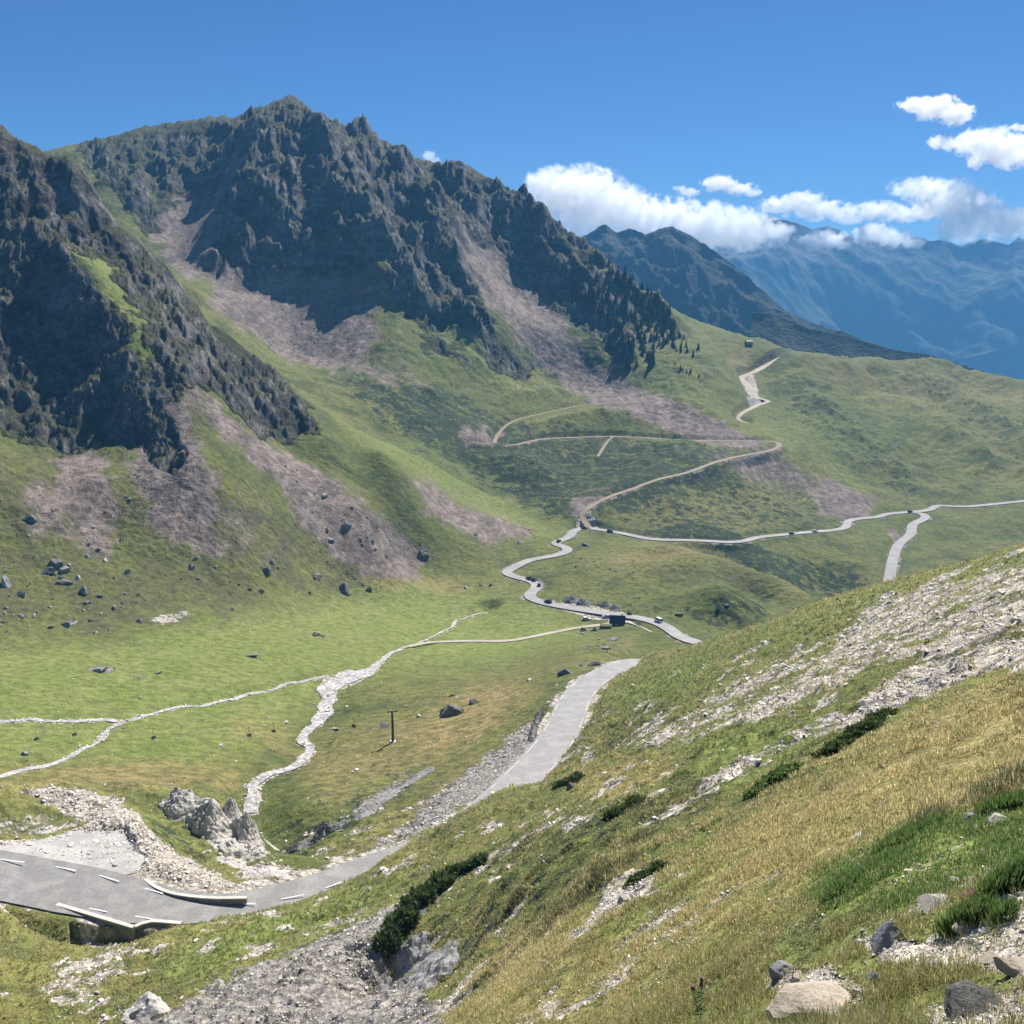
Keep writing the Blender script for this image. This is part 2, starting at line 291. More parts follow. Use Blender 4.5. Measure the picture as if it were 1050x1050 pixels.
# light meadow strips
reg('lush', [(330,375),(380,410),(450,465),(560,535),(600,545),(560,552),(480,520),(400,470),(340,420)], 560, 700, 0.75, 8, 10)
reg('lush', [(440,305),(480,350),(540,400),(600,435),(560,432),(480,380),(440,345)], 760, 1000, 0.6, 8, 10)
reg('lush', [(660,370),(740,420),(800,440),(860,470),(900,520),(830,470),(740,440),(670,395)], 760, 1100, 0.45, 8, 12)
reg('lush', [(52,246),(88,258),(112,264),(150,335),(160,372),(140,360),(108,308)], 430, 760, 0.9, 5, 6)
reg('lush', [(770,412),(860,440),(900,470),(830,450)], 750, 1000, 0.5, 8, 8)
reg('lush', [(-90,660),(120,655),(180,640),(260,622),(330,615),(430,590),(560,612),(600,650),(520,680),(400,690),(320,720),(240,780),(-90,790)], 190, 560, 0.95, 12, 8)
reg('lush', [(205,622),(300,615),(310,628),(240,632)], 380, 500, 0.5, 6, 6)
reg('dry', [(-90,790),(240,775),(250,805),(150,806),(-90,806)], 170, 260, 0.75, 5, 4)
reg('dry', [(300,770),(400,740),(500,700),(600,668),(650,650),(640,672),(560,690),(500,760),(420,800),(330,830)], 170, 420, 0.6, 12, 14)
reg('dry', [(240,730),(300,745),(290,765),(240,760)], 200, 320, 0.6, 8, 8)
reg('dry', [(480,700),(552,712),(500,755),(450,770),(420,760)], 170, 330, 0.5, 8, 8)
reg('dry', [(370,590),(430,588),(520,600),(470,606),(390,605)], 400, 560, 0.7, 6, 6)
reg('dry', [(600,575),(700,545),(760,560),(700,575),(640,590)], 460, 640, 0.55, 8, 8)
reg('olive', [(690,560),(760,565),(820,605),(760,605),(700,590),(640,580)], 480, 640, 0.6, 8, 10)
reg('dry', [(640,500),(740,515),(860,500),(820,520),(700,540),(640,530)], 640, 820, 0.45, 8, 14)
reg('dry', [(850,370),(1050,395),(1050,420),(950,420),(850,395)], 850, 1300, 0.4, 8, 14)
# bouldery ground at the foot of the left slope
reg('olive', [(-90,450),(200,470),(300,540),(400,590),(300,625),(160,645),(0,665),(-90,665)], 300, 640, 0.8, 12, 14)
reg('pale', [(150,636),(200,622),(196,632),(165,642)], 300, 460, 0.7, 3, 5)
reg('grey', [(88,684),(118,684),(112,690),(92,690)], 250, 360, 0.8, 3, 3)
# bank between valley floor and road
reg('grey', [(556,705),(562,712),(548,790),(470,838),(400,880),(380,872),(450,815),(510,765)], 130, 235, 0.75, 5, 8)
reg('pale', [(540,795),(500,818),(440,850),(400,872),(380,884),(420,852),(480,815),(520,792)], 130, 215, 0.55, 4, 5)
reg('dark', [(275,845),(330,815),(400,785),(430,800),(370,850),(330,880),(290,880)], 130, 260, 0.55, 8, 10)
reg('dry', [(330,870),(420,820),(500,770),(490,790),(420,850),(360,885)], 130, 235, 0.6, 8, 8)
reg('grey', [(345,838),(410,795),(440,775),(425,800),(370,845)], 130, 260, 0.6, 4, 6)
# pull-off, gravel aprons, hairpin
reg('pale', [(-90,880),(-90,856),(0,868),(60,858),(95,845),(140,838),(148,850),(185,880),(240,905),(310,905),(360,888),(378,884),(372,892),(300,912),(230,918),(170,908),(100,893),(0,888)], 110, 200, 1, 3, 3)
reg('pale', [(12,808),(70,806),(120,815),(145,840),(150,862),(200,890),(180,886),(120,850),(70,838)], 130, 200, 0.85, 5, 6)
reg('pale', [(-90,905),(0,908),(40,922),(62,935),(78,945),(30,940),(0,932),(-90,930)], 95, 150, 0.9, 4, 4)
reg('pale', [(50,990),(90,980),(125,965),(130,990),(110,1030),(60,1045),(40,1020)], 70, 125, 0.55, 6, 10)
reg('pale', [(0,835),(40,832),(90,842),(60,858),(0,862)], 130, 190, 0.4, 6, 8)
reg('dark', [(150,842),(205,830),(215,870),(228,900),(190,890),(160,865)], 120, 190, 0.55, 5, 5)
reg('pale', [(230,880),(262,870),(300,890),(318,896),(280,906),(240,904)], 110, 190, 0.6, 5, 6)
reg('pale', [(160,812),(200,818),(225,822),(215,835),(180,830)], 140, 200, 0.4, 5, 8)
# near hillside
reg('grey', [(150,1060),(200,1020),(260,990),(330,965),(400,935),(470,915),(440,935),(400,965),(385,1000),(430,1010),(460,1060)], 20, 125, 0.95, 6, 8)
reg('pale', [(200,1010),(260,985),(330,960),(400,932),(440,905),(380,930),(300,962)], 20, 130, 0.6, 6, 8)
reg('lush', [(165,955),(240,945),(330,925),(390,905),(420,905),(340,950),(260,980),(180,1010),(150,985)], 60, 130, 0.65, 6, 8)
reg('dry', [(150,965),(180,950),(250,945),(230,960),(170,985)], 60, 130, 0.8, 6, 8)
reg('pale', [(905,612),(960,598),(1010,590),(1060,572),(1060,690),(1010,686),(985,700),(940,722),(880,722),(940,680),(890,690),(850,715),(780,742),(735,745),(820,690),(870,650),(880,625)], 25, 240, 0.62, 6, 14)
reg('pale', [(690,740),(760,690),(840,655),(820,680),(750,730),(700,765),(640,770),(660,745)], 60, 260, 0.55, 8, 14)
reg('pale', [(885,722),(960,700),(1020,688),(1060,676),(1060,694),(1000,700),(950,722),(870,750),(800,775),(740,808),(690,830),(740,790),(820,752)], 20, 120, 0.75, 5, 9)
reg('pale', [(615,910),(680,880),(672,905),(640,935),(615,935)], 20, 60, 0.8, 5, 8)
reg('pale', [(560,850),(660,812),(700,810),(640,840),(580,860)], 40, 130, 0.45, 5, 8)
reg('pale', [(545,1020),(580,1000),(580,1030),(560,1040)], 10, 40, 0.55, 5, 6)
reg('pale', [(660,1000),(720,940),(715,965),(690,1000),(650,1040)], 8, 40, 0.45, 6, 8)
reg('pale', [(930,890),(990,860),(1000,880),(950,910),(890,910)], 5, 30, 0.5, 5, 6)
reg('pale', [(985,930),(1060,905),(1060,1010),(1000,990),(960,1000),(900,985),(880,965),(950,965)], 3, 20, 0.85, 5, 6)
reg('pale', [(780,1000),(840,990),(900,1010),(900,1050),(800,1045)], 3, 20, 0.7, 6, 6)
reg('pale', [(950,1030),(1060,1010),(1060,1060),(950,1060)], 3, 20, 0.8, 6, 6)
reg('lush', [(820,905),(900,855),(980,830),(1060,815),(1060,900),(1000,905),(930,935),(850,940)], 5, 30, 1.0, 6, 10)
reg('dry', [(690,930),(760,860),(860,790),(960,730),(1060,690),(1060,810),(960,840),(860,880),(800,930),(700,1000),(620,1050),(540,1050),(600,980)], 5, 70, 0.9, 14, 18)
reg('dry', [(600,960),(520,960),(470,1050),(540,1050)], 10, 60, 0.9, 14, 18)
reg('dry', [(590,790),(690,775),(760,790),(640,830),(590,815)], 60, 190, 0.8, 8, 14)
reg('lush', [(690,770),(790,745),(860,735),(830,765),(740,785),(690,790)], 40, 160, 0.7, 8, 12)
reg('lush', [(620,720),(680,680),(740,665),(720,700),(650,730)], 120, 280, 0.7, 8, 10)
reg('lush', [(760,655),(900,608),(1060,566),(1060,580),(930,605),(880,625),(800,660)], 90, 270, 0.6, 6, 8)

def poly_mask(px, py, poly, feather):
    """soft inside mask, 1 inside and 0 outside, feather in the outline's own units"""
    x0, y0 = poly.min(0) - feather * 2; x1, y1 = poly.max(0) + feather * 2
    idx = np.nonzero((px > x0) & (px < x1) & (py > y0) & (py < y1))[0]
    if len(idx) == 0: return idx, None
    x = px[idx]; y = py[idx]
    inside = np.zeros(len(idx), bool); d2 = np.full(len(idx), 1e12)
    n = len(poly)
    for k in range(n):
        ax, ay = poly[k]; bx, by = poly[(k + 1) % n]
        if ay != by:
            hit = ((ay > y) != (by > y)) & (x < (bx - ax) * (y - ay) / (by - ay) + ax)
            inside ^= hit
        ex, ey = bx - ax, by - ay; L2 = ex * ex + ey * ey + 1e-9
        t = np.clip(((x - ax) * ex + (y - ay) * ey) / L2, 0, 1)
        d2 = np.minimum(d2, (x - ax - t * ex) ** 2 + (y - ay - t * ey) ** 2)
    d = np.sqrt(d2) * np.where(inside, 1, -1)
    return idx, np.clip(0.5 + d / (2 * feather), 0, 1)

# ------------------------------------------------------------------ the ground grid
NCOL = int(1180 * QUAL); NROW = int(1650 * QUAL)
az = np.linspace(-0.545, 0.545, NCOL)
NF = 2200
Lf = np.linspace(L0, L1 - 1e-3, NF)
Tf = np.stack([t_at(np.full(NF, a), Lf) for a in az])             # columns x samples
dT = np.diff(Tf, axis=1); dL = Lf[1] - Lf[0]
wT = np.where(dT > 0, 1.0, 0.30)
step = np.sqrt((wT * dT) ** 2 + (0.085 * dL) ** 2)
step = step * np.where(Lf[:-1] > math.log(1560), 0.25, 1.0)
k = np.ones(9) / 9
S = np.concatenate([np.zeros((NCOL, 1)), np.cumsum(step, 1)], 1)
S /= S[:, -1:]
# keep the sampling smooth from column to column
for _ in range(6):
    S[1:-1] = (S[:-2] + S[1:-1] * 2 + S[2:]) / 4
q = np.linspace(0, 1, NROW)
LL = np.stack([np.interp(q, S[i], Lf) for i in range(NCOL)])
AZ = np.repeat(az[:, None], NROW, 1)
TT = t_at(AZ.ravel(), LL.ravel())
L_ = LL.ravel(); A_ = AZ.ravel(); R_ = np.exp(L_)
X = R_ * np.sin(A_); Y = R_ * np.cos(A_); Z = R_ * TT
PX, PY = proj(X, Y, Z)
MK = np.zeros((8, len(X)), np.float32)
rag1 = fbm(A_ / 0.02, L_ / 0.02, 4, 91); rag2 = fbm(A_ / 0.02, L_ / 0.02, 4, 57)
for ch, poly, r0, r1, val, fe, rg, wl in REG:
    sel = np.nonzero((R_ > r0) & (R_ < r1))[0]
    idx, m = poly_mask(PX[sel] + rag1[sel] * rg * 1.6, PY[sel] + rag2[sel] * rg, poly, fe)
    if m is None: continue
    idx = sel[idx]
    MK[ch, idx] = np.clip(MK[ch, idx] + val * m, 0, 1)
del rag2
# slope of the base ground
def grid_slope(Zv):
    x = X.reshape(NCOL, NROW); y = Y.reshape(NCOL, NROW); z = Zv.reshape(NCOL, NROW)
    r = R_.reshape(NCOL, NROW)
    dzr = np.gradient(z, axis=1) / np.maximum(np.gradient(r, axis=1), 1e-4)
    dza = np.gradient(z, axis=0) / (np.maximum(r, 1) * (az[1] - az[0]))
    return dzr.ravel(), dza.ravel()

# ---- roads cut into the ground
def catmull(pts, step):
    pts = np.asarray(pts, float); out = []
    p = np.vstack([2 * pts[0] - pts[1], pts, 2 * pts[-1] - pts[-2]])
    for i in range(1, len(p) - 2):
        p0, p1, p2, p3 = p[i - 1], p[i], p[i + 1], p[i + 2]
        n = max(2, int(np.linalg.norm(p2 - p1) / step))
        for t in np.linspace(0, 1, n, endpoint=False):
            out.append(0.5 * ((2 * p1) + (-p0 + p2) * t + (2 * p0 - 5 * p1 + 4 * p2 - p3) * t * t + (-p0 + 3 * p1 - 3 * p2 + p3) * t ** 3))
    out.append(pts[-1])
    return np.array(out)
def by_z(lst): return np.array([P(px, py, rz(px, py, z)) for px, py, z in lst])
def by_r(lst): return np.array([P(px, py, r) for px, py, r in lst])
def smooth_z(c_, n=12):
    z = c_[:, 2].copy()
    for _ in range(n): z[1:-1] = (z[:-2] + z[1:-1] * 2 + z[2:]) / 4
    c_[:, 2] = z; return c_
def fillet(c_, n=4):
    for _ in range(n): c_[1:-1] = (c_[:-2] + c_[1:-1] * 2 + c_[2:]) / 4
    return c_
LINE = {}
for nm_, lst, st in (('road_a', ROAD_A, 2.0), ('road_b', ROAD_B, 3.0), ('road_c', ROAD_C, 3.0)):
    LINE[nm_] = smooth_z(fillet(catmull(by_z(lst), st)))
for nm_, lst in (('track_a', TRACK_A), ('track_b', TRACK_B), ('track_c', TRACK_C), ('track_d', TRACK_D)):
    LINE[nm_] = smooth_z(catmull(by_r(lst), 4.0))
LINE['path_a'] = smooth_z(catmull(by_z(PATH_A), 3.0))
for nm_, lst in (('stream_a', STREAM_A), ('stream_b', STREAM_B), ('stream_c', STREAM_C)):
    LINE[nm_] = smooth_z(catmull(by_z(lst), 2.0)); _k = np.arange(len(LINE[nm_])); LINE[nm_][:, 0] += 1.5 * pnoise(_k / 5.0, _k * 0 + .3, 7) * np.minimum(1, _k / 6); LINE[nm_][:, 1] += 1.8 * pnoise(_k / 4.0, _k * 0 + .7, 8) * np.minimum(1, _k / 6)
def nearest(line, hw, reach):
    """ground points near a centre line: index, distance to it, height of it, position along it"""
    x0, y0 = line[:, :2].min(0) - reach; x1, y1 = line[:, :2].max(0) + reach
    idx = np.nonzero((X > x0) & (X < x1) & (Y > y0) & (Y < y1))[0]
    best = np.full(len(idx), 1e9); bz = np.zeros(len(idx)); bs = np.zeros(len(idx))
    sx = X[idx]; sy = Y[idx]
    cell = reach * 1.5
    for i in range(len(line) - 1):
        a = line[i]; b = line[i + 1]
        mx0 = min(a[0], b[0]) - reach; mx1 = max(a[0], b[0]) + reach; my0 = min(a[1], b[1]) - reach; my1 = max(a[1], b[1]) + reach
        j = np.nonzero((sx > mx0) & (sx < mx1) & (sy > my0) & (sy < my1))[0]
        if len(j) == 0: continue
        ex, ey = b[0] - a[0], b[1] - a[1]; l2 = ex * ex + ey * ey + 1e-9
        t = np.clip(((sx[j] - a[0]) * ex + (sy[j] - a[1]) * ey) / l2, 0, 1)
        d = np.hypot(sx[j] - a[0] - t * ex, sy[j] - a[1] - t * ey)
        up = d < best[j]; jj = j[up]
        best[jj] = d[up]; bz[jj] = a[2] + t[up] * (b[2] - a[2]); bs[jj] = i + t[up]
    ok = best < reach
    return idx[ok], best[ok], bz[ok], bs[ok]
# relief dies away beside the roads and tracks
CALM = np.ones(len(X), np.float32)
for nm_, d0, d1 in (('track_a', 5, 40), ('track_b', 4, 34), ('track_c', 6, 40), ('track_d', 3, 20), ('road_b', 6, 34), ('road_c', 6, 30), ('road_a', 6, 16), ('path_a', 3, 14), ('stream_a', 6, 20)):
    idx, d, z, s = nearest(LINE[nm_], 1, d1); CALM[idx] = np.minimum(CALM[idx], .12 + .88 * sstep(d0, d1, d))
# ---- relief: crags, gullies, boulder fields, hummocks, sheep terraces
rock = MK[0]; scree = MK[1]; pale = MK[2]; grey = MK[3]
far = sstep(620, 900, R_)                                          # main mountain
mid = sstep(400, 450, R_) * (1 - far)
# the ribs run down the fall line: stretched noise in (bearing, distance)
wx = X + 12 * pnoise(X / 60, Y / 60, 5); wy = Y + 12 * pnoise(X / 60, Y / 60, 6)
ca, sa = math.cos(0.5), math.sin(0.5)
u = wx * ca - wy * sa; v = wx * sa + wy * ca
rid_far = -7.0 + 11.5 * ridged(u / 95, v / 190, 2, 11) + 6.0 * ridged(u / 38, v / 66, 3, 21, 0.55) + 2.3 * ridged(X / 11, Y / 15, 3, 31, 0.6)
blk_ = fbm(X / 11, Y / 13, 3, 45) * 4.0; blk_ = np.floor(blk_) + sstep(.35, .65, blk_ - np.floor(blk_))
rid_mid = -4.2 + 5.0 * ridged(X / 46, Y / 54, 2, 41) + 2.2 * ridged(X / 16, Y / 18, 2, 51, 0.6) + 2.2 * blk_ + 1.2 * ridged(X / 5, Y / 6, 3, 61, 0.6)
blk2 = fbm(X / 26, Y / 30, 4, 46) * 4.5; blk2 = np.floor(blk2) + sstep(.35, .65, blk2 - np.floor(blk2))
rid_far += 4.4 * blk2
def base_hit(px, py, r0, r1=1900):
    a_, t_ = ray(px, py); L_ = np.linspace(math.log(r0), math.log(r1), 1500); tt = t_at(np.full(1500, float(a_)), L_)
    j = np.nonzero(tt >= float(t_))[0]; r = math.exp(L_[j[0] if len(j) else int(np.argmax(tt))])
    return r * math.sin(float(a_)), r * math.cos(float(a_))
def rib(pts, w, hgt, r0, p_=1.25, seed=0):
    global D
    q_ = [base_hit(px, py, r0) for px, py in pts]; d = np.full(len(X), 1e9)
    sel = np.nonzero(R_ > r0 * .9)[0]; sx = X[sel]; sy = Y[sel]; dd = np.full(len(sel), 1e9)
    for (ax, ay), (bx_, by_) in zip(q_[:-1], q_[1:]):
        ex, ey = bx_ - ax, by_ - ay; t = np.clip(((sx - ax) * ex + (sy - ay) * ey) / (ex * ex + ey * ey + 1e-9), 0, 1)
        dd = np.minimum(dd, np.hypot(sx - ax - t * ex, sy - ay - t * ey))
    dd = dd + w * .35 * fbm(sx / (w * .8), sy / (w * .8), 3, 500 + seed)
    D[sel] += hgt * np.clip(1 - dd / w, 0, 1) ** p_ * (.75 + .5 * fbm(sx / w, sy / w, 2, 520 + seed))
D = rock * (far * rid_far + mid * rid_mid)
for k_, (pts, w, hh) in enumerate([
        ([(320, 147), (338, 172), (352, 205), (372, 245), (392, 280)], 46, 34), ([(278, 140), (268, 158), (258, 180), (240, 230), (230, 275)], 40, 26),
        ([(300, 172), (292, 215), (300, 275)], 30, 20), ([(338, 215), (330, 250), (340, 282)], 30, 20), ([(270, 205), (268, 245), (275, 280)], 26, 16),
        ([(372, 148), (405, 185), (432, 222), (455, 262), (470, 285)], 38, 28), ([(402, 165), (440, 205), (468, 246)], 30, 20), ([(470, 175), (476, 205), (484, 240)], 24, 22),
        ([(405, 280), (430, 305), (455, 330)], 30, 20), ([(440, 300), (465, 318), (485, 345)], 26, 20), ([(505, 195), (522, 225), (535, 262)], 26, 20), ([(535, 218), (556, 250), (570, 290)], 26, 20),
        ([(548, 232), (590, 258), (625, 285), (660, 312), (690, 338)], 30, 22), ([(620, 300), (628, 330), (640, 360)], 22, 14), ([(590, 275), (598, 300), (606, 325)], 22, 14),
        ([(115, 172), (132, 188), (150, 208)], 30, 10), ([(150, 165), (172, 172), (190, 182)], 28, 8), ([(405, 275), (418, 290), (425, 320)], 24, 16)]):
    rib(pts, w, hh, 900, seed=k_)
for k_, (pts, w, hh) in enumerate([([(395, 405), (450, 440), (520, 480)], 40, 7), ([(470, 360), (530, 405), (580, 440)], 50, 9), ([(560, 400), (620, 430), (700, 455)], 40, 7), ([(600, 455), (650, 475), (690, 500)], 36, 6), ([(440, 410), (500, 445), (560, 490)], 40, 7),
                                   ([(820, 400), (880, 450), (940, 500)], 45, 9), ([(880, 385), (950, 430), (1010, 475)], 45, 9), ([(960, 395), (1030, 440), (1090, 480)], 45, 9)]):
    rib(pts, w, hh, 640, 1.6, seed=40 + k_)
# crests stay close to the surveyed skyline
_T2 = TT.reshape(NCOL, NROW); _R2 = R_.reshape(NCOL, NROW)
jc = np.argmax(np.where(_R2 > 880, _T2, -9), axis=1); rc_ = _R2[np.arange(NCOL), jc]
jm = np.argmax(np.where((_R2 > 520) & (_R2 < 800), _T2, -9), axis=1); rcm = _R2[np.arange(NCOL), jm]
kc = .32 + .68 * sstep(4, 75, np.abs(rc_[:, None] - _R2)); km = .5 + .5 * sstep(2, 40, np.abs(rcm[:, None] - _R2))
D = D * np.where(_R2 > 830, kc, km).ravel()
n20 = fbm(X / 45, Y / 45, 4, 71); n5 = fbm(X / 9, Y / 9, 3, 81); n1 = fbm(X / 2.2, Y / 2.2, 3, 88)
soft = (1 - rock)
rough = np.clip(MK[5] + MK[7] + 0.3, 0, 1) * (1 - 0.8 * MK[6])
D += soft * far * (6.0 * ridged(u / 70, v / 160, 3, 99) * (1 - 0.6 * scree) + 1.7 * n5 * (1 - 0.5 * scree) + 2.0 * n20 + .8 * np.clip(MK[5] + .35, 0, 1) * fbm(X / 4, Y / 4, 2, 89))
D += soft * mid * (2.0 * n20 + (0.55 + 0.7 * rough) * n5 + 0.5 * rough * n1 + scree * 0.8 * ridged(u / 22, v / 90, 2, 77))
val = sstep(165, 230, R_) * (1 - sstep(390, 440, R_))
D += soft * val * (0.9 * n20 + 0.22 * n5 + 0.25 * rough * n1)
near = 1 - sstep(165, 230, R_)
nb = fbm(X / 6, Y / 6, 4, 101); nt = pnoise((X + 0.25 * Z) / 9, (Z * 1.2 + nb * 1.6) / 1.1, 111)
nm = fbm(X / 0.9, Y / 0.9, 3, 121)
bare = np.clip(pale + grey, 0, 1)
sz = sstep(8, 60, R_)
hum = np.clip(fbm(X / 2.6, Y / 2.6, 3, 141) + .1, 0, 1)
D += near * sstep(14, 55, R_) * (1 - .5 * bare) * (0.95 * hum ** 1.3 + .8 * np.clip(fbm(X / 9, Y / 9, 3, 151), -.3, 1))
D += near * (sz * (0.55 * nb + 0.30 * nt * sstep(20, 70, R_)) + (0.05 + 0.12 * sz) * nm
             + bare * (0.25 + 0.35 * sz) * ridged(X / 2.5, Y / 2.5, 3, 131) * sstep(4, 30, R_))
Z = Z + D * CALM
del rid_far, rid_mid, wx, wy

def carve(line, hw, reach, drop, hard=1.0):
    idx, d, z, s = nearest(line, hw, reach)
    hwv = np.interp(s, np.arange(len(line)), hw) if np.ndim(hw) else np.full(len(idx), hw)
    w = 1 - sstep(hwv + 0.4, np.maximum(hwv + 1.5, reach) if reach > 6 else reach, d)
    Z[idx] = Z[idx] * (1 - w * hard) + (z - drop) * w * hard
    return idx, d, hwv
_pa = np.maximum.accumulate(proj(*LINE['road_a'].T)[0])
HWA = np.interp(_pa, [-70, 80, 140, 180, 215, 260, 380, 430, 560, 650, 740], [5.5, 5.6, 4.9, 4.0, 3.5, 3.3, 3.4, 3.5, 4.4, 3.6, 3.4])
for nm_ in ('track_a', 'track_b', 'track_c', 'track_d'): carve(LINE[nm_], 2.2, 8.0, 0.35)
carve(LINE['path_a'], 1.2, 5, 0.25)
for nm_, hwid in (('road_b', 3.4), ('road_c', 3.6)): carve(LINE[nm_], hwid, 9.0, 0.40)
idx, d, z, s = nearest(LINE['road_a'], 1, 14.0); hwv = np.interp(s, np.arange(len(HWA)), HWA) + .7
w = 1 - sstep(hwv + .3, hwv + np.where((PX[idx] < 196) & (PX[idx] > 72) & (PY[idx] > 928), .9, np.where(PX[idx] < 72, 6.0, 3.6)), d); Z[idx] = Z[idx] * (1 - w) + (z - .17) * w
STREAMW = {'stream_a': None, 'stream_b': 1.1, 'stream_c': 1.0}
_pp = proj(*LINE['stream_a'].T)[1]
SA_W = np.interp(_pp, [628, 645, 658, 675, 684, 690, 698, 706, 712, 722, 735, 745, 758, 775, 783, 792, 812], [.5, .7, .8, 1.0, 2.2, 5.0, 5.6, 3.0, 1.7, 2.4, 1.8, 1.2, 1.5, 1.2, 1.0, 1.5, 1.5])
_n = len(LINE['stream_a']); LINE['stream_a'][:, 2] += .85 * sstep(.62, 1.0, np.arange(_n) / _n); carve(LINE['stream_a'], SA_W, 10.0, 1.1); carve(LINE['stream_b'], 0.9, 4.0, 0.5); carve(LINE['stream_c'], 0.9, 4.5, 0.6)
PULL = np.array([(-60,866),(0,868),(40,862),(80,853),(110,848),(128,848),(134,858),(142,872),(150,880),(142,890),(125,896),(100,893),(50,884),(0,880),(-60,880)], float)
PULL = np.array([(a + 1.6 * math.sin(k_ * 2.1), b + 1.2 * math.cos(k_ * 3.3)) for k_, (a, b) in enumerate(catmull(np.c_[PULL, np.zeros(len(PULL))], 9.0)[:, :2])])
idx, m = poly_mask(PX, PY, PULL, 3.5); ok = (R_[idx] > 110) & (R_[idx] < 190); idx = idx[ok]; m = sstep(.05, .8, m[ok])
PZ = lambda px: np.interp(px, [-60, 0, 80, 150, 215], [-83.2, -84.5, -85.5, -86.0, -86.5])
Z[idx] = Z[idx] * (1 - m) + (PZ(PX[idx]) - .14) * m; MK[2, idx] = np.maximum(MK[2, idx], m)
# the gravel car park beside the far road
lot = np.array([(560,614),(600,617),(640,628),(650,640),(600,632),(565,621)], float)
idx, m = poly_mask(PX, PY, lot, 3)
ok = (R_[idx] > 380) & (R_[idx] < 560)
idx = idx[ok]; m = m[ok]
Z[idx] = Z[idx] * (1 - m) + (np.interp(PX[idx], [556, 614, 650], [-150.2, -148.2, -146.4]) - 0.3) * m
MK[2, idx] = np.maximum(MK[2, idx], m)
# the banks cut beside roads and tracks are bare earth
for nm_, hwid, wd in (('track_a', 2.2, 3.0), ('road_b', 3.4, 3.0), ('road_a', 3.8, 3.0), ('road_c', 3.4, 2.5)):
    idx, d, z, s = nearest(LINE[nm_], hwid, hwid + wd + 4)
    nz = fbm(X[idx] / 8, Y[idx] / 8, 3, 161)
    w = (1 - sstep(hwid + wd * 0.5, hwid + wd, d)) * np.clip(0.7 + nz, 0, 1)
    tgt = 2 if nm_ == 'road_a' else 3
    MK[tgt, idx] = np.maximum(MK[tgt, idx], w * (0.9 if nm_ == 'road_a' else 0.6))
for nm_, hwid in (('stream_a', SA_W), ('stream_b', 0.8), ('stream_c', 0.8)):
    idx, d, z, s = nearest(LINE[nm_], 1, 12)
    hwv = np.interp(s, np.arange(len(LINE[nm_])), hwid) if np.ndim(hwid) else hwid
    nz = fbm(X[idx] / 3, Y[idx] / 3, 3, 171)
    w = 1 - sstep(hwv + 0.0 + nz * 1.6, hwv + .6 + nz * 1.6, d)
    MK[2, idx] = np.maximum(MK[2, idx], w)

# worn patches of bare soil and stones on the near slope
nr_ = (R_ > 9) & (R_ < 300) & (near > .1); pn_ = fbm(X[nr_] / 5.5, Y[nr_] / 5.5, 4, 251) + .35 * fbm(X[nr_] / 24, Y[nr_] / 24, 2, 253)
MK[2, nr_] = np.clip(MK[2, nr_] + .78 * sstep(.13, .40, pn_) * near[nr_], 0, 1)
ZG = Z.reshape(NCOL, NROW)
def ground_z(x, y):
    """height of the finished ground at a map point"""
    a = math.atan2(x, y); L = math.log(math.hypot(x, y))
    f = (a - az[0]) / (az[1] - az[0]); i = int(min(max(f, 0), NCOL - 2)); f = min(max(f - i, 0), 1)
    z0 = np.interp(L, LL[i], ZG[i]); z1 = np.interp(L, LL[i + 1], ZG[i + 1])
    return float(z0 * (1 - f) + z1 * f)
_Rg = np.exp(LL)
def hit(px, py, rmin=1.5, rmax=1900):
    """first ground point met by the line of sight of a survey pixel, beyond rmin"""
    a, t = ray(px, py); a = float(a); t = float(t)
    f = (a - az[0]) / (az[1] - az[0]); i = int(round(min(max(f, 0), NCOL - 1)))
    r = _Rg[i]; tt = ZG[i] / r
    ok = np.nonzero((r >= rmin) & (r <= rmax) & (tt >= t))[0]
    if len(ok) == 0:
        j = int(np.argmin(np.where((r >= rmin) & (r <= rmax), np.abs(tt - t), 9)))
    else: j = int(ok[0])
    rr = float(r[j])
    x, y = rr * math.sin(a), rr * math.cos(a)
    return Vector((x, y, ground_z(x, y)))

def mesh_obj(name, verts, faces, mat=None, parent=None, smooth=True, attrs=None):
    me = bpy.data.meshes.new(name)
    verts = np.asarray(verts, np.float32); faces = np.asarray(faces, np.int32)
    nf, k_ = faces.shape
    me.vertices.add(len(verts)); me.vertices.foreach_set('co', verts.ravel())
    me.loops.add(nf * k_); me.loops.foreach_set('vertex_index', faces.ravel())
    me.polygons.add(nf); me.polygons.foreach_set('loop_start', np.arange(0, nf * k_, k_, dtype=np.int32))
    me.polygons.foreach_set('use_smooth', np.full(nf, smooth))
    for an, av in (attrs or {}).items():
        if av.ndim == 2:
            at = me.attributes.new(an, 'FLOAT_COLOR', 'POINT'); at.data.foreach_set('color', np.asarray(av, np.float32).ravel())
        else:
            at = me.attributes.new(an, 'FLOAT', 'POINT'); at.data.foreach_set('value', np.asarray(av, np.float32))
    me.update(calc_edges=True)
    if mat: me.materials.append(mat)
    o = bpy.data.objects.new(name, me); COL.objects.link(o)
    if parent: o.parent = parent
    return o
def structure(o): o['kind'] = 'structure'; return o
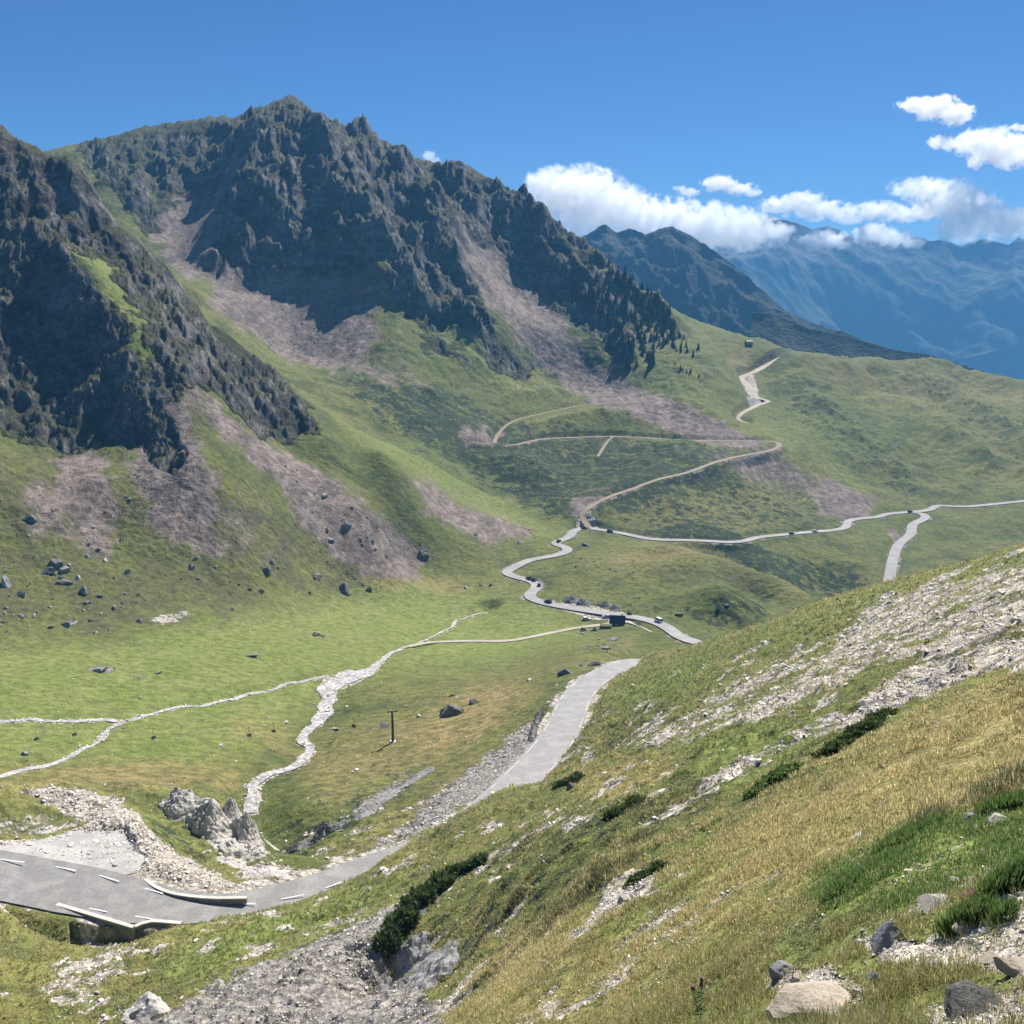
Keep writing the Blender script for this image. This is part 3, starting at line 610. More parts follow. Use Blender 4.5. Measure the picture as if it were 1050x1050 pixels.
# ------------------------------------------------------------------ materials
class N:
    def __init__(s, name):
        s.m = bpy.data.materials.new(name); s.m.use_nodes = True; s.t = s.m.node_tree; s.n = s.t.nodes; s.l = s.t.links
        s.b = s.n['Principled BSDF']; s.out = s.n['Material Output']
        s.b.inputs['Roughness'].default_value = 0.9; s.b.inputs['Specular IOR Level'].default_value = 0.15
        s.tc = s.n.new('ShaderNodeTexCoord')
    def add(s, t, **kw):
        n = s.n.new(t)
        for k_, v_ in kw.items(): setattr(n, k_, v_)
        return n
    def set(s, sock, v):
        if hasattr(v, 'links') or isinstance(v, bpy.types.NodeSocket): s.l.new(v, sock)
        else: sock.default_value = v
    def noise(s, scale, detail=3, rough=0.55, stretch=None, off=0.0, coord='Object'):
        n = s.add('ShaderNodeTexNoise'); n.inputs['Scale'].default_value = scale; n.inputs['Detail'].default_value = detail; n.inputs['Roughness'].default_value = rough
        mp = s.add('ShaderNodeMapping'); mp.inputs['Location'].default_value = (off, off * .7, off * .3)
        if stretch: mp.inputs['Scale'].default_value = stretch
        s.l.new(s.tc.outputs[coord], mp.inputs['Vector']); s.l.new(mp.outputs[0], n.inputs['Vector'])
        return n.outputs['Fac']
    def voro(s, scale, feature='F1', stretch=None):
        n = s.add('ShaderNodeTexVoronoi', feature=feature); n.inputs['Scale'].default_value = scale
        mp = s.add('ShaderNodeMapping')
        if stretch: mp.inputs['Scale'].default_value = stretch
        s.l.new(s.tc.outputs['Object'], mp.inputs['Vector']); s.l.new(mp.outputs[0], n.inputs['Vector'])
        return n
    def math(s, op, a, b=0.0, clamp=False):
        n = s.add('ShaderNodeMath', operation=op, use_clamp=clamp); s.set(n.inputs[0], a); s.set(n.inputs[1], b); return n.outputs[0]
    def ramp(s, f, lo, hi, a=0.0, b=1.0):
        n = s.add('ShaderNodeMapRange', interpolation_type='SMOOTHSTEP'); s.set(n.inputs[0], f)
        n.inputs[1].default_value = lo; n.inputs[2].default_value = hi; n.inputs[3].default_value = a; n.inputs[4].default_value = b
        return n.outputs[0]
    def mix(s, f, a, b):
        n = s.add('ShaderNodeMix', data_type='RGBA'); s.set(n.inputs[0], f)
        for sock, v in ((n.inputs[6], a), (n.inputs[7], b)):
            s.set(sock, (*v, 1) if isinstance(v, tuple) and len(v) == 3 else v)
        return n.outputs[2]
    def scale(s, col, f):
        n = s.add('ShaderNodeMix', data_type='RGBA', blend_type='MULTIPLY'); n.inputs[0].default_value = 1; s.set(n.inputs[6], col)
        cmb = s.add('ShaderNodeCombineColor'); 
        for i in range(3): s.set(cmb.inputs[i], f)
        s.l.new(cmb.outputs[0], n.inputs[7]); return n.outputs[2]
    def attr(s, name):
        n = s.add('ShaderNodeAttribute', attribute_name=name); sp_ = s.add('ShaderNodeSeparateColor'); s.l.new(n.outputs['Color'], sp_.inputs[0])
        return sp_.outputs[0], sp_.outputs[1], sp_.outputs[2], n.outputs['Alpha']
    def bump(s, hgt, strength, dist, prev=None):
        n = s.add('ShaderNodeBump'); n.inputs['Strength'].default_value = strength; n.inputs['Distance'].default_value = dist
        s.set(n.inputs['Height'], hgt)
        if prev: s.l.new(prev, n.inputs['Normal'])
        return n.outputs[0]
    def done(s, col, normal=None, rough=None):
        s.set(s.b.inputs['Base Color'], (*col, 1) if isinstance(col, tuple) else col)
        if normal is not None: s.l.new(normal, s.b.inputs['Normal'])
        if rough is not None: s.set(s.b.inputs['Roughness'], rough)
        return s.m

def ground_material(name, scale=1.0, rockc=(0.265, 0.245, 0.222), rockd=(0.062, 0.058, 0.056), gain=1.0):
    g = N(name)
    rk, sc_, pl, gy = g.attr('cover_a'); dr, dk, lu, ol = g.attr('cover_b')
    geo = g.add('ShaderNodeNewGeometry'); sep = g.add('ShaderNodeSeparateXYZ'); g.l.new(geo.outputs['Normal'], sep.inputs[0]); nz = sep.outputs[2]
    big = g.noise(0.02 * scale, 5, 0.6); med = g.noise(0.14 * scale, 5, 0.62, off=11); sml = g.noise(0.9 * scale, 4, 0.65, off=5); fin = g.noise(5.0 * scale, 3, 0.7, off=3)
    clump = g.noise(0.42 * scale, 6, 0.74, off=17)
    grass = g.mix(g.ramp(big, .35, .65), (0.112, 0.132, 0.034), (0.160, 0.156, 0.048))
    grass = g.mix(g.ramp(med, .42, .66), grass, (0.080, 0.098, 0.032))
    grass = g.mix(g.math('MULTIPLY', lu, .85), grass, g.mix(g.ramp(med, .3, .7), (0.155, 0.196, 0.044), (0.222, 0.244, 0.074)))
    grass = g.mix(g.math('MULTIPLY', ol, g.ramp(med, .3, .6)), grass, (0.110, 0.105, 0.045))
    grass = g.mix(g.math('MULTIPLY', dr, g.ramp(g.math('ADD', g.math('MULTIPLY', med, .6), g.math('MULTIPLY', sml, .4)), .36, .58)), grass, (0.265, 0.205, 0.088))
    # heather and alpenrose in clumps, thick on rough ground and where shade is painted
    hth = g.ramp(g.math('ADD', clump, g.math('MULTIPLY', g.math('SUBTRACT', dk, .62), .24)), .47, .56)
    hth = g.math('MULTIPLY', hth, g.math('SUBTRACT', 1.0, g.math('MULTIPLY', lu, .75)))
    grass = g.mix(hth, grass, (0.034, 0.047, 0.022))
    grass = g.scale(grass, g.ramp(sml, .25, .75, .66, 1.32))
    grass = g.scale(grass, g.ramp(fin, .25, .75, .70, 1.28))
    if gain != 1.0: grass = g.scale(grass, g.math('SUBTRACT', gain, g.math('MULTIPLY', lu, gain - 1.05)))
    # scree: purple grey rubble with grass creeping in
    rub = g.noise(0.5 * scale, 6, 0.78, off=21)
    screec = g.mix(g.ramp(rub, .36, .64), (0.110, 0.086, 0.074), (0.262, 0.212, 0.178))
    screec = g.scale(screec, g.ramp(fin, .25, .75, .7, 1.3))
    run = g.noise(0.30 * scale, 5, .7, stretch=(1, .16, .3), off=61)
    screec = g.scale(screec, g.ramp(run, .3, .7, .72, 1.3))
    fs = g.ramp(g.math('ADD', g.math('MULTIPLY', sc_, 1.15), g.math('ADD', g.math('MULTIPLY', run, .75), g.math('ADD', g.math('MULTIPLY', med, .35), g.math('MULTIPLY', clump, .45)))), .96, 1.34)
    col = g.mix(fs, grass, screec)
    # rock, with turf on the ledges
    strat = g.noise(0.11 * scale, 7, 0.76, stretch=(1, 1, 1.8), off=31)
    crk = g.noise(0.55 * scale, 6, 0.8, stretch=(1.2, 1.2, .55), off=37)
    rcol = g.mix(g.ramp(strat, .38, .64), rockd, rockc)
    rcol = g.scale(rcol, g.ramp(crk, .34, .66, .50, 1.45))
    ledge = g.math('ADD', nz, g.math('MULTIPLY', g.math('SUBTRACT', med, .5), .7))
    turf = g.ramp(ledge, .56, .74)
    rcol = g.mix(g.math('MULTIPLY', turf, .85), rcol, g.mix(g.ramp(clump, .45, .58), (0.108, 0.112, 0.044), (0.056, 0.064, 0.031)))
    fr = g.ramp(g.math('ADD', rk, g.math('ADD', g.math('MULTIPLY', g.math('SUBTRACT', med, .5), .9), g.math('MULTIPLY', g.math('SUBTRACT', clump, .5), .5))), .28, .52)
    # steep bare steps outside the crags
    steep = g.ramp(g.math('ADD', nz, g.math('MULTIPLY', g.math('SUBTRACT', clump, .5), .5)), .62, .50)
    col = g.mix(g.math('MULTIPLY', steep, .7), col, rcol)
    col = g.mix(fr, col, rcol)
    # pale limestone rubble and gravel
    stone = g.voro(1.3 * (scale if scale > .9 else 1.5 * scale)); stc = g.ramp(stone.outputs['Distance'], .1, .75, 1.12, .60)
    pn = g.noise(0.55 * scale, 6, .72, off=51)
    palec = g.mix(g.ramp(pn, .32, .68), (0.420, 0.370, 0.300), (0.720, 0.650, 0.555))
    palec = g.scale(palec, stc)
    fp = g.ramp(g.math('ADD', pl, g.math('MULTIPLY', g.math('SUBTRACT', g.math('ADD', g.math('MULTIPLY', pn, .5), g.math('MULTIPLY', med, .5)), .5), 2.8)), .40, .66)
    fp = g.math('MULTIPLY', fp, g.ramp(pl, .02, .12))
    col = g.mix(fp, col, palec)
    greyc = g.mix(g.ramp(pn, .32, .68), (0.215, 0.195, 0.172), (0.470, 0.435, 0.390))
    greyc = g.scale(greyc, stc)
    fg = g.ramp(g.math('ADD', gy, g.math('MULTIPLY', g.math('SUBTRACT', g.math('ADD', g.math('MULTIPLY', rub, .5), g.math('MULTIPLY', med, .5)), .5), 2.2)), .40, .62)
    fg = g.math('MULTIPLY', fg, g.ramp(gy, .02, .12))
    col = g.mix(fg, col, greyc)
    bare = g.math('MAXIMUM', fp, fg)
    nb_ = g.bump(g.math('MULTIPLY', stone.outputs['Distance'], g.math('MULTIPLY', bare, -1.0)), .8, .5 / scale)
    nb_ = g.bump(sml, .5, .9 / scale, nb_)
    nb_ = g.bump(fin, .5, .25 / scale, nb_)
    nb_ = g.bump(g.math('MULTIPLY', clump, .6), .5, 1.2 / scale, nb_)
    nb_ = g.bump(g.math('MULTIPLY', g.math('ADD', g.math('MULTIPLY', strat, .5), g.math('MULTIPLY', crk, .35)), fr), .8, 5 / scale, nb_)
    return g.done(col, nb_)

def plain_material(name, col, rough=0.9, var=0.25, sc_=4.0, bump=0.0, bdist=0.02, metal=0.0, coord='Object', dirt=None):
    g = N(name)
    n1_ = g.noise(sc_, 5, .65, coord=coord); n2_ = g.noise(sc_ * 7, 3, .6, off=9, coord=coord)
    c_ = g.scale(g.scale(g.mix(0.0, col, col), g.ramp(n1_, .25, .75, 1 - var, 1 + var)), g.ramp(n2_, .25, .75, 1 - var * .6, 1 + var * .6))
    if dirt: c_ = g.mix(g.ramp(n1_, .5, .7), c_, dirt)
    g.b.inputs['Metallic'].default_value = metal
    nrm = g.bump(g.math('ADD', n1_, g.math('MULTIPLY', n2_, .4)), bump, bdist) if bump else None
    return g.done(c_, nrm, rough)
# ------------------------------------------------------------------ the ground, split along its natural borders
def ground_objects():
    i, j = np.meshgrid(np.arange(NCOL - 1), np.arange(NROW - 1), indexing='ij')
    a = (i * NROW + j).ravel(); b = a + NROW; fc = np.stack([a, b, b + 1, a + 1], 1)
    rr = R_[fc].mean(1); pxx = PX[fc].mean(1)
    rb = np.interp(pxx, [-100, 150, 240, 262, 330, 385, 500, 560, 600, 640, 690, 1150], [184, 184, 182, 140, 134, 150, 205, 225, 250, 285, 325, 330])
    rm = np.interp(pxx, [-100, 0, 100, 200, 330, 450, 560, 640, 760, 820, 1150], [420, 410, 395, 400, 440, 520, 600, 690, 770, 2500, 2500])
    rp = np.interp(pxx, [-100, 560, 640, 700, 1150], [5000, 5000, 470, 470, 500])
    kind = np.where(rr < rb, 0, np.where(rr >= rm, 2, np.where(rr > rp, 3, 1)))
    V = np.stack([X, Y, Z], 1)
    ca_ = np.ascontiguousarray(MK[:4].T); cb_ = np.ascontiguousarray(MK[4:8].T)
    near = ground_material('hillside ground', 1.0, gain=1.30)
    farm = ground_material('valley ground', 0.40)
    for k_, nm in enumerate(('hillside', 'valley_floor', 'mountain', 'pasture')):
        f = fc[kind == k_]
        used, inv = np.unique(f, return_inverse=True)
        o = mesh_obj(nm, V[used], inv.reshape(-1, 4), near if k_ == 0 else farm, attrs={'cover_a': ca_[used], 'cover_b': cb_[used]})
        structure(o)
ground_objects()

# ------------------------------------------------------------------ far ranges
def range_mesh(name, crest, px_, rc, back, front, base, amp, seed, ncol, nrow, mat, wl=260.0, soft=0.0):
    aa = np.array([float(ray(p, 300)[0]) for p in px_]); a = np.linspace(aa[0], aa[-1], ncol)
    rcc = np.interp(a, aa, rc); zc = np.interp(a, aa, [r * float(ray(p, y)[1]) for p, y, r in zip(px_, crest, rc)])
    s = np.linspace(-1, 1, nrow); s = np.sign(s) * np.abs(s) ** 1.3
    s = np.where(s < 0, s * front, s * back)
    Rg = rcc[:, None] + s[None]; A = np.repeat(a[:, None], nrow, 1)
    x = Rg * np.sin(A); y = Rg * np.cos(A)
    f = np.clip(-s / front, 0, 1) + np.clip(s / back, 0, 1)
    prof = 1 - f ** 0.85
    z = base + (zc[:, None] - base) * prof[:]
    nz = (ridged((x + 0.5 * y) / wl, (y - .3 * x) / (wl * 1.7), 5, seed, .5) - 0.25) * (1 - soft) + soft * 1.3 * fbm((x + 0.5 * y) / wl, (y - .3 * x) / (wl * 1.7), 6, seed, .5)
    z = z + amp * nz * (0.18 + f * (1 - f) * 2.6) * np.clip((zc[:, None] - base) / 500, .3, 1.4)
    z[:, 0] -= 40; z[:, -1] -= 40
    i, j = np.meshgrid(np.arange(ncol - 1), np.arange(nrow - 1), indexing='ij')
    q_ = (i * nrow + j).ravel(); fc = np.stack([q_, q_ + nrow, q_ + nrow + 1, q_ + 1], 1)
    return structure(mesh_obj(name, np.stack([x, y, z], -1).reshape(-1, 3), fc, mat))
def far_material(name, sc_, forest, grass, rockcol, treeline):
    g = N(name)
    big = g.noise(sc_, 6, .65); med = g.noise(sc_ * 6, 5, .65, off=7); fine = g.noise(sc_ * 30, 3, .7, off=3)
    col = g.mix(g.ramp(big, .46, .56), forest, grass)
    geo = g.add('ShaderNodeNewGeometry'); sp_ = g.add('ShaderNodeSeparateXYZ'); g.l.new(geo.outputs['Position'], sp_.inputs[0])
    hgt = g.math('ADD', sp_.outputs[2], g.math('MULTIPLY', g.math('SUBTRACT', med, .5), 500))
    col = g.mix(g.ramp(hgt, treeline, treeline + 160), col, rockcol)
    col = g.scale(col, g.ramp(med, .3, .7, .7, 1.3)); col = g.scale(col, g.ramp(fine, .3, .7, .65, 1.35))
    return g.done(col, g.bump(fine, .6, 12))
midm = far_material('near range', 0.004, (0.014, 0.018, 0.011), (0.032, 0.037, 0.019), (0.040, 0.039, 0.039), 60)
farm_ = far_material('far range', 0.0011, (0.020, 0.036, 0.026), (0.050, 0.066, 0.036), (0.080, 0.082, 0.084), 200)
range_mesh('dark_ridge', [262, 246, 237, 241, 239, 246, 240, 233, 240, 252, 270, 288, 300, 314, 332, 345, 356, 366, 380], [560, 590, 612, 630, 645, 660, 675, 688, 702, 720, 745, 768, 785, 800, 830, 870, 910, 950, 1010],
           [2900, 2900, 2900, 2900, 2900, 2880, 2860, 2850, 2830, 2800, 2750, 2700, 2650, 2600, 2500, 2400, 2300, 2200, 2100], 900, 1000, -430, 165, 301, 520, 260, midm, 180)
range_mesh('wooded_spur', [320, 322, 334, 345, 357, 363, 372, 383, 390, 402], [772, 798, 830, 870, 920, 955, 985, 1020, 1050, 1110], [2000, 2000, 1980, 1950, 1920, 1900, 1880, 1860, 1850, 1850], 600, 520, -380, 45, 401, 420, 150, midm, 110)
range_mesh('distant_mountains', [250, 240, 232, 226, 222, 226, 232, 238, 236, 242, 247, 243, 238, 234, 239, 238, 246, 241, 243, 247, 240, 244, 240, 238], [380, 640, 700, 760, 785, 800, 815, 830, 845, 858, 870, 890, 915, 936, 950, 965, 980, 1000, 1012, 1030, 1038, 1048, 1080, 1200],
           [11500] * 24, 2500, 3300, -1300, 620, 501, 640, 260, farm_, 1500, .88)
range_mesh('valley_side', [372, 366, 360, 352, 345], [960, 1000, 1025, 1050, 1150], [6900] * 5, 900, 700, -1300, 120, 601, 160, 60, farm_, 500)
def flat_sheet(name, z, r0, r1, mat):
    n = 64; a = np.linspace(-0.75, 0.75, n); V = []
    for r in (r0, r1): V += [(r * math.sin(t), r * math.cos(t), z) for t in a]
    return structure(mesh_obj(name, V, [(k_, k_ + 1, n + k_ + 1, n + k_) for k_ in range(n - 1)], mat))
flat_sheet('plain', -420, 1600, 5600, midm)
flat_sheet('far_plain', -1330, 5900, 60000, farm_)

# ------------------------------------------------------------------ roads and streams
def ribbon(name, line, hw, mat, lift, parent=None, off=0.0, uvscale=None):
    hw = np.broadcast_to(hw, (len(line),)).astype(float)
    d = np.gradient(line[:, :2], axis=0); d /= np.linalg.norm(d, axis=1)[:, None] + 1e-9
    nrm = np.c_[-d[:, 1], d[:, 0]]
    cols = np.array([-1, -.55, 0, .55, 1.0]); crown = np.zeros(5)
    V = []
    for i in range(len(line)):
        for k_, cc in enumerate(cols):
            p = line[i, :2] + nrm[i] * (hw[i] * cc + off); V.append((p[0], p[1], line[i, 2] + lift + crown[k_]))
    n = len(cols); Fc = [(i * n + k_, i * n + k_ + 1, (i + 1) * n + k_ + 1, (i + 1) * n + k_) for i in range(len(line) - 1) for k_ in range(n - 1)]
    return mesh_obj(name, V, Fc, mat, parent)
def road_material(name, col, patch, sc_=0.35):
    g = N(name)
    a_ = g.noise(sc_, 5, .65); b_ = g.noise(sc_ * 9, 4, .7, off=4); f_ = g.noise(sc_ * 60, 2, .7, off=8)
    c_ = g.mix(g.ramp(a_, .40, .66), col, patch); c_ = g.scale(c_, g.ramp(b_, .3, .7, .86, 1.12)); c_ = g.scale(c_, g.ramp(f_, .3, .7, .85, 1.15))
    return g.done(c_, g.bump(f_, .3, .02), .85)
asph = road_material('asphalt', (0.225, 0.217, 0.206), (0.295, 0.284, 0.268))
asph_far = road_material('sunbleached asphalt', (0.300, 0.285, 0.275), (0.36, 0.345, 0.33), .1)
gravel = road_material('track gravel', (0.300, 0.245, 0.180), (0.250, 0.215, 0.150), .12)
gravel2 = road_material('pale track gravel', (0.44, 0.385, 0.31), (0.36, 0.31, 0.24), .12)
bed = N('stream gravel')
_v = bed.voro(.9); _n = bed.noise(.35, 5, .7)
bed.done(bed.scale(bed.mix(bed.ramp(_n, .35, .65), (0.34, 0.325, 0.305), (0.58, 0.555, 0.525)), bed.ramp(_v.outputs['Distance'], .1, .8, 1.15, .6)), bed.bump(_v.outputs['Distance'], -.8, .4))
bed = bed.m
_c = [P(px, py, rz(px, py, float(PZ(px)) - .01)) for px, py in (PULL - PULL.mean(0)) * 1.05 + PULL.mean(0)]
_me = bpy.data.meshes.new('gravel_pull_off'); _bm = bmesh.new(); _bm.faces.new([_bm.verts.new(v) for v in _c]); bmesh.ops.triangulate(_bm, faces=_bm.faces[:]); _bm.to_mesh(_me); _bm.free(); _me.materials.append(road_material('pull-off gravel', (0.36, 0.345, 0.32), (0.47, 0.45, 0.415), .25))
_o = bpy.data.objects.new('gravel_pull_off', _me); COL.objects.link(_o); structure(_o)
_sp = int(np.argmin(np.abs(_pa - 470)))
structure(ribbon('road', LINE['road_a'][:_sp + 1], HWA[:_sp + 1], asph, 0.06))
structure(ribbon('road', LINE['road_a'][_sp:], HWA[_sp:], road_material('worn pale asphalt', (0.275, 0.266, 0.258), (0.34, 0.328, 0.315)), 0.06))
structure(ribbon('road', LINE['road_b'], np.interp(np.arange(len(LINE['road_b'])), [0, 30, 60], [3.2, 3.0, 3.0]), asph_far, 0.06))
structure(ribbon('road', LINE['road_c'], 3.4, asph_far, 0.10))
structure(ribbon('gravel_track', LINE['track_a'], 2.1, gravel, 0.0)); structure(ribbon('gravel_track', LINE['track_b'], 1.5, gravel, 0.0))
structure(ribbon('gravel_track', LINE['track_c'], np.interp(np.linspace(0, 1, len(LINE['track_c'])), [0, .3, .45, .6, .8, 1], [2, 3, 4.5, 4.5, 5, 2.6]), gravel2, 0.0)); structure(ribbon('gravel_track', LINE['track_d'], 1.3, gravel, 0.0))
structure(ribbon('footpath', LINE['path_a'], np.interp(np.linspace(0, 1, len(LINE['path_a'])), [0, .3, 1], [1.8, 1.5, .9]), gravel2, 0.0))
def bank_wobble(line, w, seed):
    k_ = np.arange(len(line)); return w * (1 + .45 * pnoise(k_ / 4.0, k_ * 0 + .5, seed)) + .3 * pnoise(k_ / 1.7, k_ * 0 + .5, seed + 1)
structure(ribbon('stream_bed', LINE['stream_a'], bank_wobble(LINE['stream_a'], SA_W, 3), bed, -0.80))
structure(ribbon('stream_bed', LINE['stream_b'], bank_wobble(LINE['stream_b'], 0.9, 5), bed, -0.36))
structure(ribbon('stream_bed', LINE['stream_c'], bank_wobble(LINE['stream_c'], 0.8, 7), bed, -0.45))

# ------------------------------------------------------------------ camera, sky, sun, air
SUN_AZ, SUN_EL = math.radians(27), math.radians(49)
HAZE = 1.1e-4
cam_d = bpy.data.cameras.new('camera'); cam = bpy.data.objects.new('camera', cam_d); COL.objects.link(cam)
cam.rotation_euler = (math.pi / 2 - PITCH, 0, 0)
cam_d.sensor_fit = 'HORIZONTAL'; cam_d.sensor_width = 36; cam_d.lens = 36 * F / W
cam_d.clip_start = 0.1; cam_d.clip_end = 200000
SC.camera = cam
wd = bpy.data.worlds.new('World'); SC.world = wd; wd.use_nodes = True
bg = wd.node_tree.nodes['Background']; sky = wd.node_tree.nodes.new('ShaderNodeTexSky')
sky.sky_type = 'NISHITA'; sky.sun_disc = False; sky.sun_elevation = SUN_EL; sky.sun_rotation = SUN_AZ
sky.altitude = 2100; sky.air_density = 1.0; sky.dust_density = 0.15; sky.ozone_density = 2.0
tn = wd.node_tree.nodes.new('ShaderNodeMix'); tn.data_type = 'RGBA'; tn.blend_type = 'MULTIPLY'; tn.inputs[0].default_value = 1; tn.inputs[7].default_value = (.40, .69, 1.04, 1)
wd.node_tree.links.new(sky.outputs[0], tn.inputs[6]); wd.node_tree.links.new(tn.outputs[2], bg.inputs[0]); bg.inputs[1].default_value = 0.05
sd = bpy.data.lights.new('sun', 'SUN'); sd.energy = 4.8; sd.angle = math.radians(0.53); sd.color = (1, .955, .89)
so = bpy.data.objects.new('sun', sd); COL.objects.link(so)
dirv = Vector((math.sin(SUN_AZ) * math.cos(SUN_EL), math.cos(SUN_AZ) * math.cos(SUN_EL), math.sin(SUN_EL)))
so.rotation_euler = dirv.to_track_quat('Z', 'Y').to_euler()
SC.view_settings.view_transform = 'Standard'; SC.view_settings.look = 'None'; SC.view_settings.exposure = 0.8
SC.render.engine = 'CYCLES'
try:
    SC.cycles.use_denoising = True; SC.cycles.max_bounces = 10; SC.cycles.volume_bounces = 8; SC.cycles.use_adaptive_sampling = True
except Exception: pass
# ------------------------------------------------------------------ haze: one closed box of even air, the sky and the clouds stand outside it
def box_mesh(name, lo, hi, mat):
    V = [(x, y, z) for x in (lo[0], hi[0]) for y in (lo[1], hi[1]) for z in (lo[2], hi[2])]
    return mesh_obj(name, V, [(0, 1, 3, 2), (4, 6, 7, 5), (0, 4, 5, 1), (2, 3, 7, 6), (0, 2, 6, 4), (1, 5, 7, 3)], mat, smooth=False)
hm = bpy.data.materials.new('haze air'); hm.use_nodes = True
for n_ in list(hm.node_tree.nodes):
    if n_.type != 'OUTPUT_MATERIAL': hm.node_tree.nodes.remove(n_)
pv = hm.node_tree.nodes.new('ShaderNodeVolumePrincipled')
pv.inputs['Color'].default_value = (0.18, 0.54, 1.0, 1); pv.inputs['Density'].default_value = HAZE; pv.inputs['Anisotropy'].default_value = 0.0
hm.node_tree.links.new(pv.outputs[0], hm.node_tree.nodes['Material Output'].inputs['Volume'])
hz = box_mesh('haze', (-4600, -300, -520), (4600, 5800, 345), hm); hz['kind'] = 'stuff'

# ------------------------------------------------------------------ clouds: volumes of puffs with ragged edges
def cloud(name, label, dist, puffs, dens=0.016, wl=60.0, rag=0.95, thr=0.0, seed=0.0):
    """puffs: (px, py, half width px, half height px)"""
    s = dist / F
    pos = []
    for k_, (px, py, rx, rz_) in enumerate(puffs):
        rr = dist + ((k_ * 37) % 11 - 5) / 5 * rx * s * .35
        p = P(px, py, rr); pos.append((p, rx * s * 1.22, min(rx, 1.6 * rz_) * s * 1.22, rz_ * s * 1.22))
    ctr = np.mean([p for p, *_ in pos], 0)
    lo = np.min([p - np.array([a, b, c_]) * 1.25 for p, a, b, c_ in pos], 0); hi = np.max([p + np.array([a, b, c_]) * 1.25 for p, a, b, c_ in pos], 0)
    m = bpy.data.materials.new('cloud vapour'); m.use_nodes = True; t = m.node_tree
    for n_ in list(t.nodes):
        if n_.type != 'OUTPUT_MATERIAL': t.nodes.remove(n_)
    pv = t.nodes.new('ShaderNodeVolumePrincipled'); pv.inputs['Color'].default_value = (.985, .985, .985, 1); pv.inputs['Anisotropy'].default_value = .5
    t.links.new(pv.outputs[0], t.nodes['Material Output'].inputs['Volume'])
    geo = t.nodes.new('ShaderNodeTexCoord')
    def mth(op, a, b=None, clamp=False):
        n = t.nodes.new('ShaderNodeMath'); n.operation = op; n.use_clamp = clamp
        for i, v in enumerate((a, b)):
            if v is None: continue
            if isinstance(v, bpy.types.NodeSocket): t.links.new(v, n.inputs[i])
            else: n.inputs[i].default_value = v
        return n.outputs[0]
    best = None
    for p, a, b, c_ in pos:
        mp = t.nodes.new('ShaderNodeMapping'); mp.vector_type = 'TEXTURE'
        mp.inputs['Location'].default_value = tuple(p - ctr); mp.inputs['Scale'].default_value = (a, b, c_)
        t.links.new(geo.outputs['Object'], mp.inputs['Vector'])
        ln_ = t.nodes.new('ShaderNodeVectorMath'); ln_.operation = 'LENGTH'; t.links.new(mp.outputs[0], ln_.inputs[0])
        v = mth('SUBTRACT', 1.0, ln_.outputs['Value'])
        best = v if best is None else mth('MAXIMUM', best, v)
    nz = t.nodes.new('ShaderNodeTexNoise'); nz.inputs['Scale'].default_value = 1.0 / wl; nz.inputs['Detail'].default_value = 8; nz.inputs['Roughness'].default_value = .66
    mp = t.nodes.new('ShaderNodeMapping'); mp.inputs['Location'].default_value = (seed, seed * 2, 0); t.links.new(geo.outputs['Object'], mp.inputs['Vector']); t.links.new(mp.outputs[0], nz.inputs['Vector'])
    d = mth('ADD', mth('SUBTRACT', best, .30), mth('MULTIPLY', mth('SUBTRACT', nz.outputs['Fac'], 0.5 + thr), rag * 3.4))
    d = mth('MULTIPLY', d, 6.0, True)
    # nothing outside the puffs themselves, so the box is never seen
    d = mth('MULTIPLY', d, mth('MULTIPLY', mth('ADD', best, .0), 8.0, True))
    t.links.new(mth('MULTIPLY', d, dens), pv.inputs['Density'])
    try: m.cycles.volume_step_rate = 0.14
    except Exception: pass
    o = box_mesh(name, lo - ctr, hi - ctr, m); o.location = ctr
    o['label'] = label; o['category'] = 'cloud'
    return o
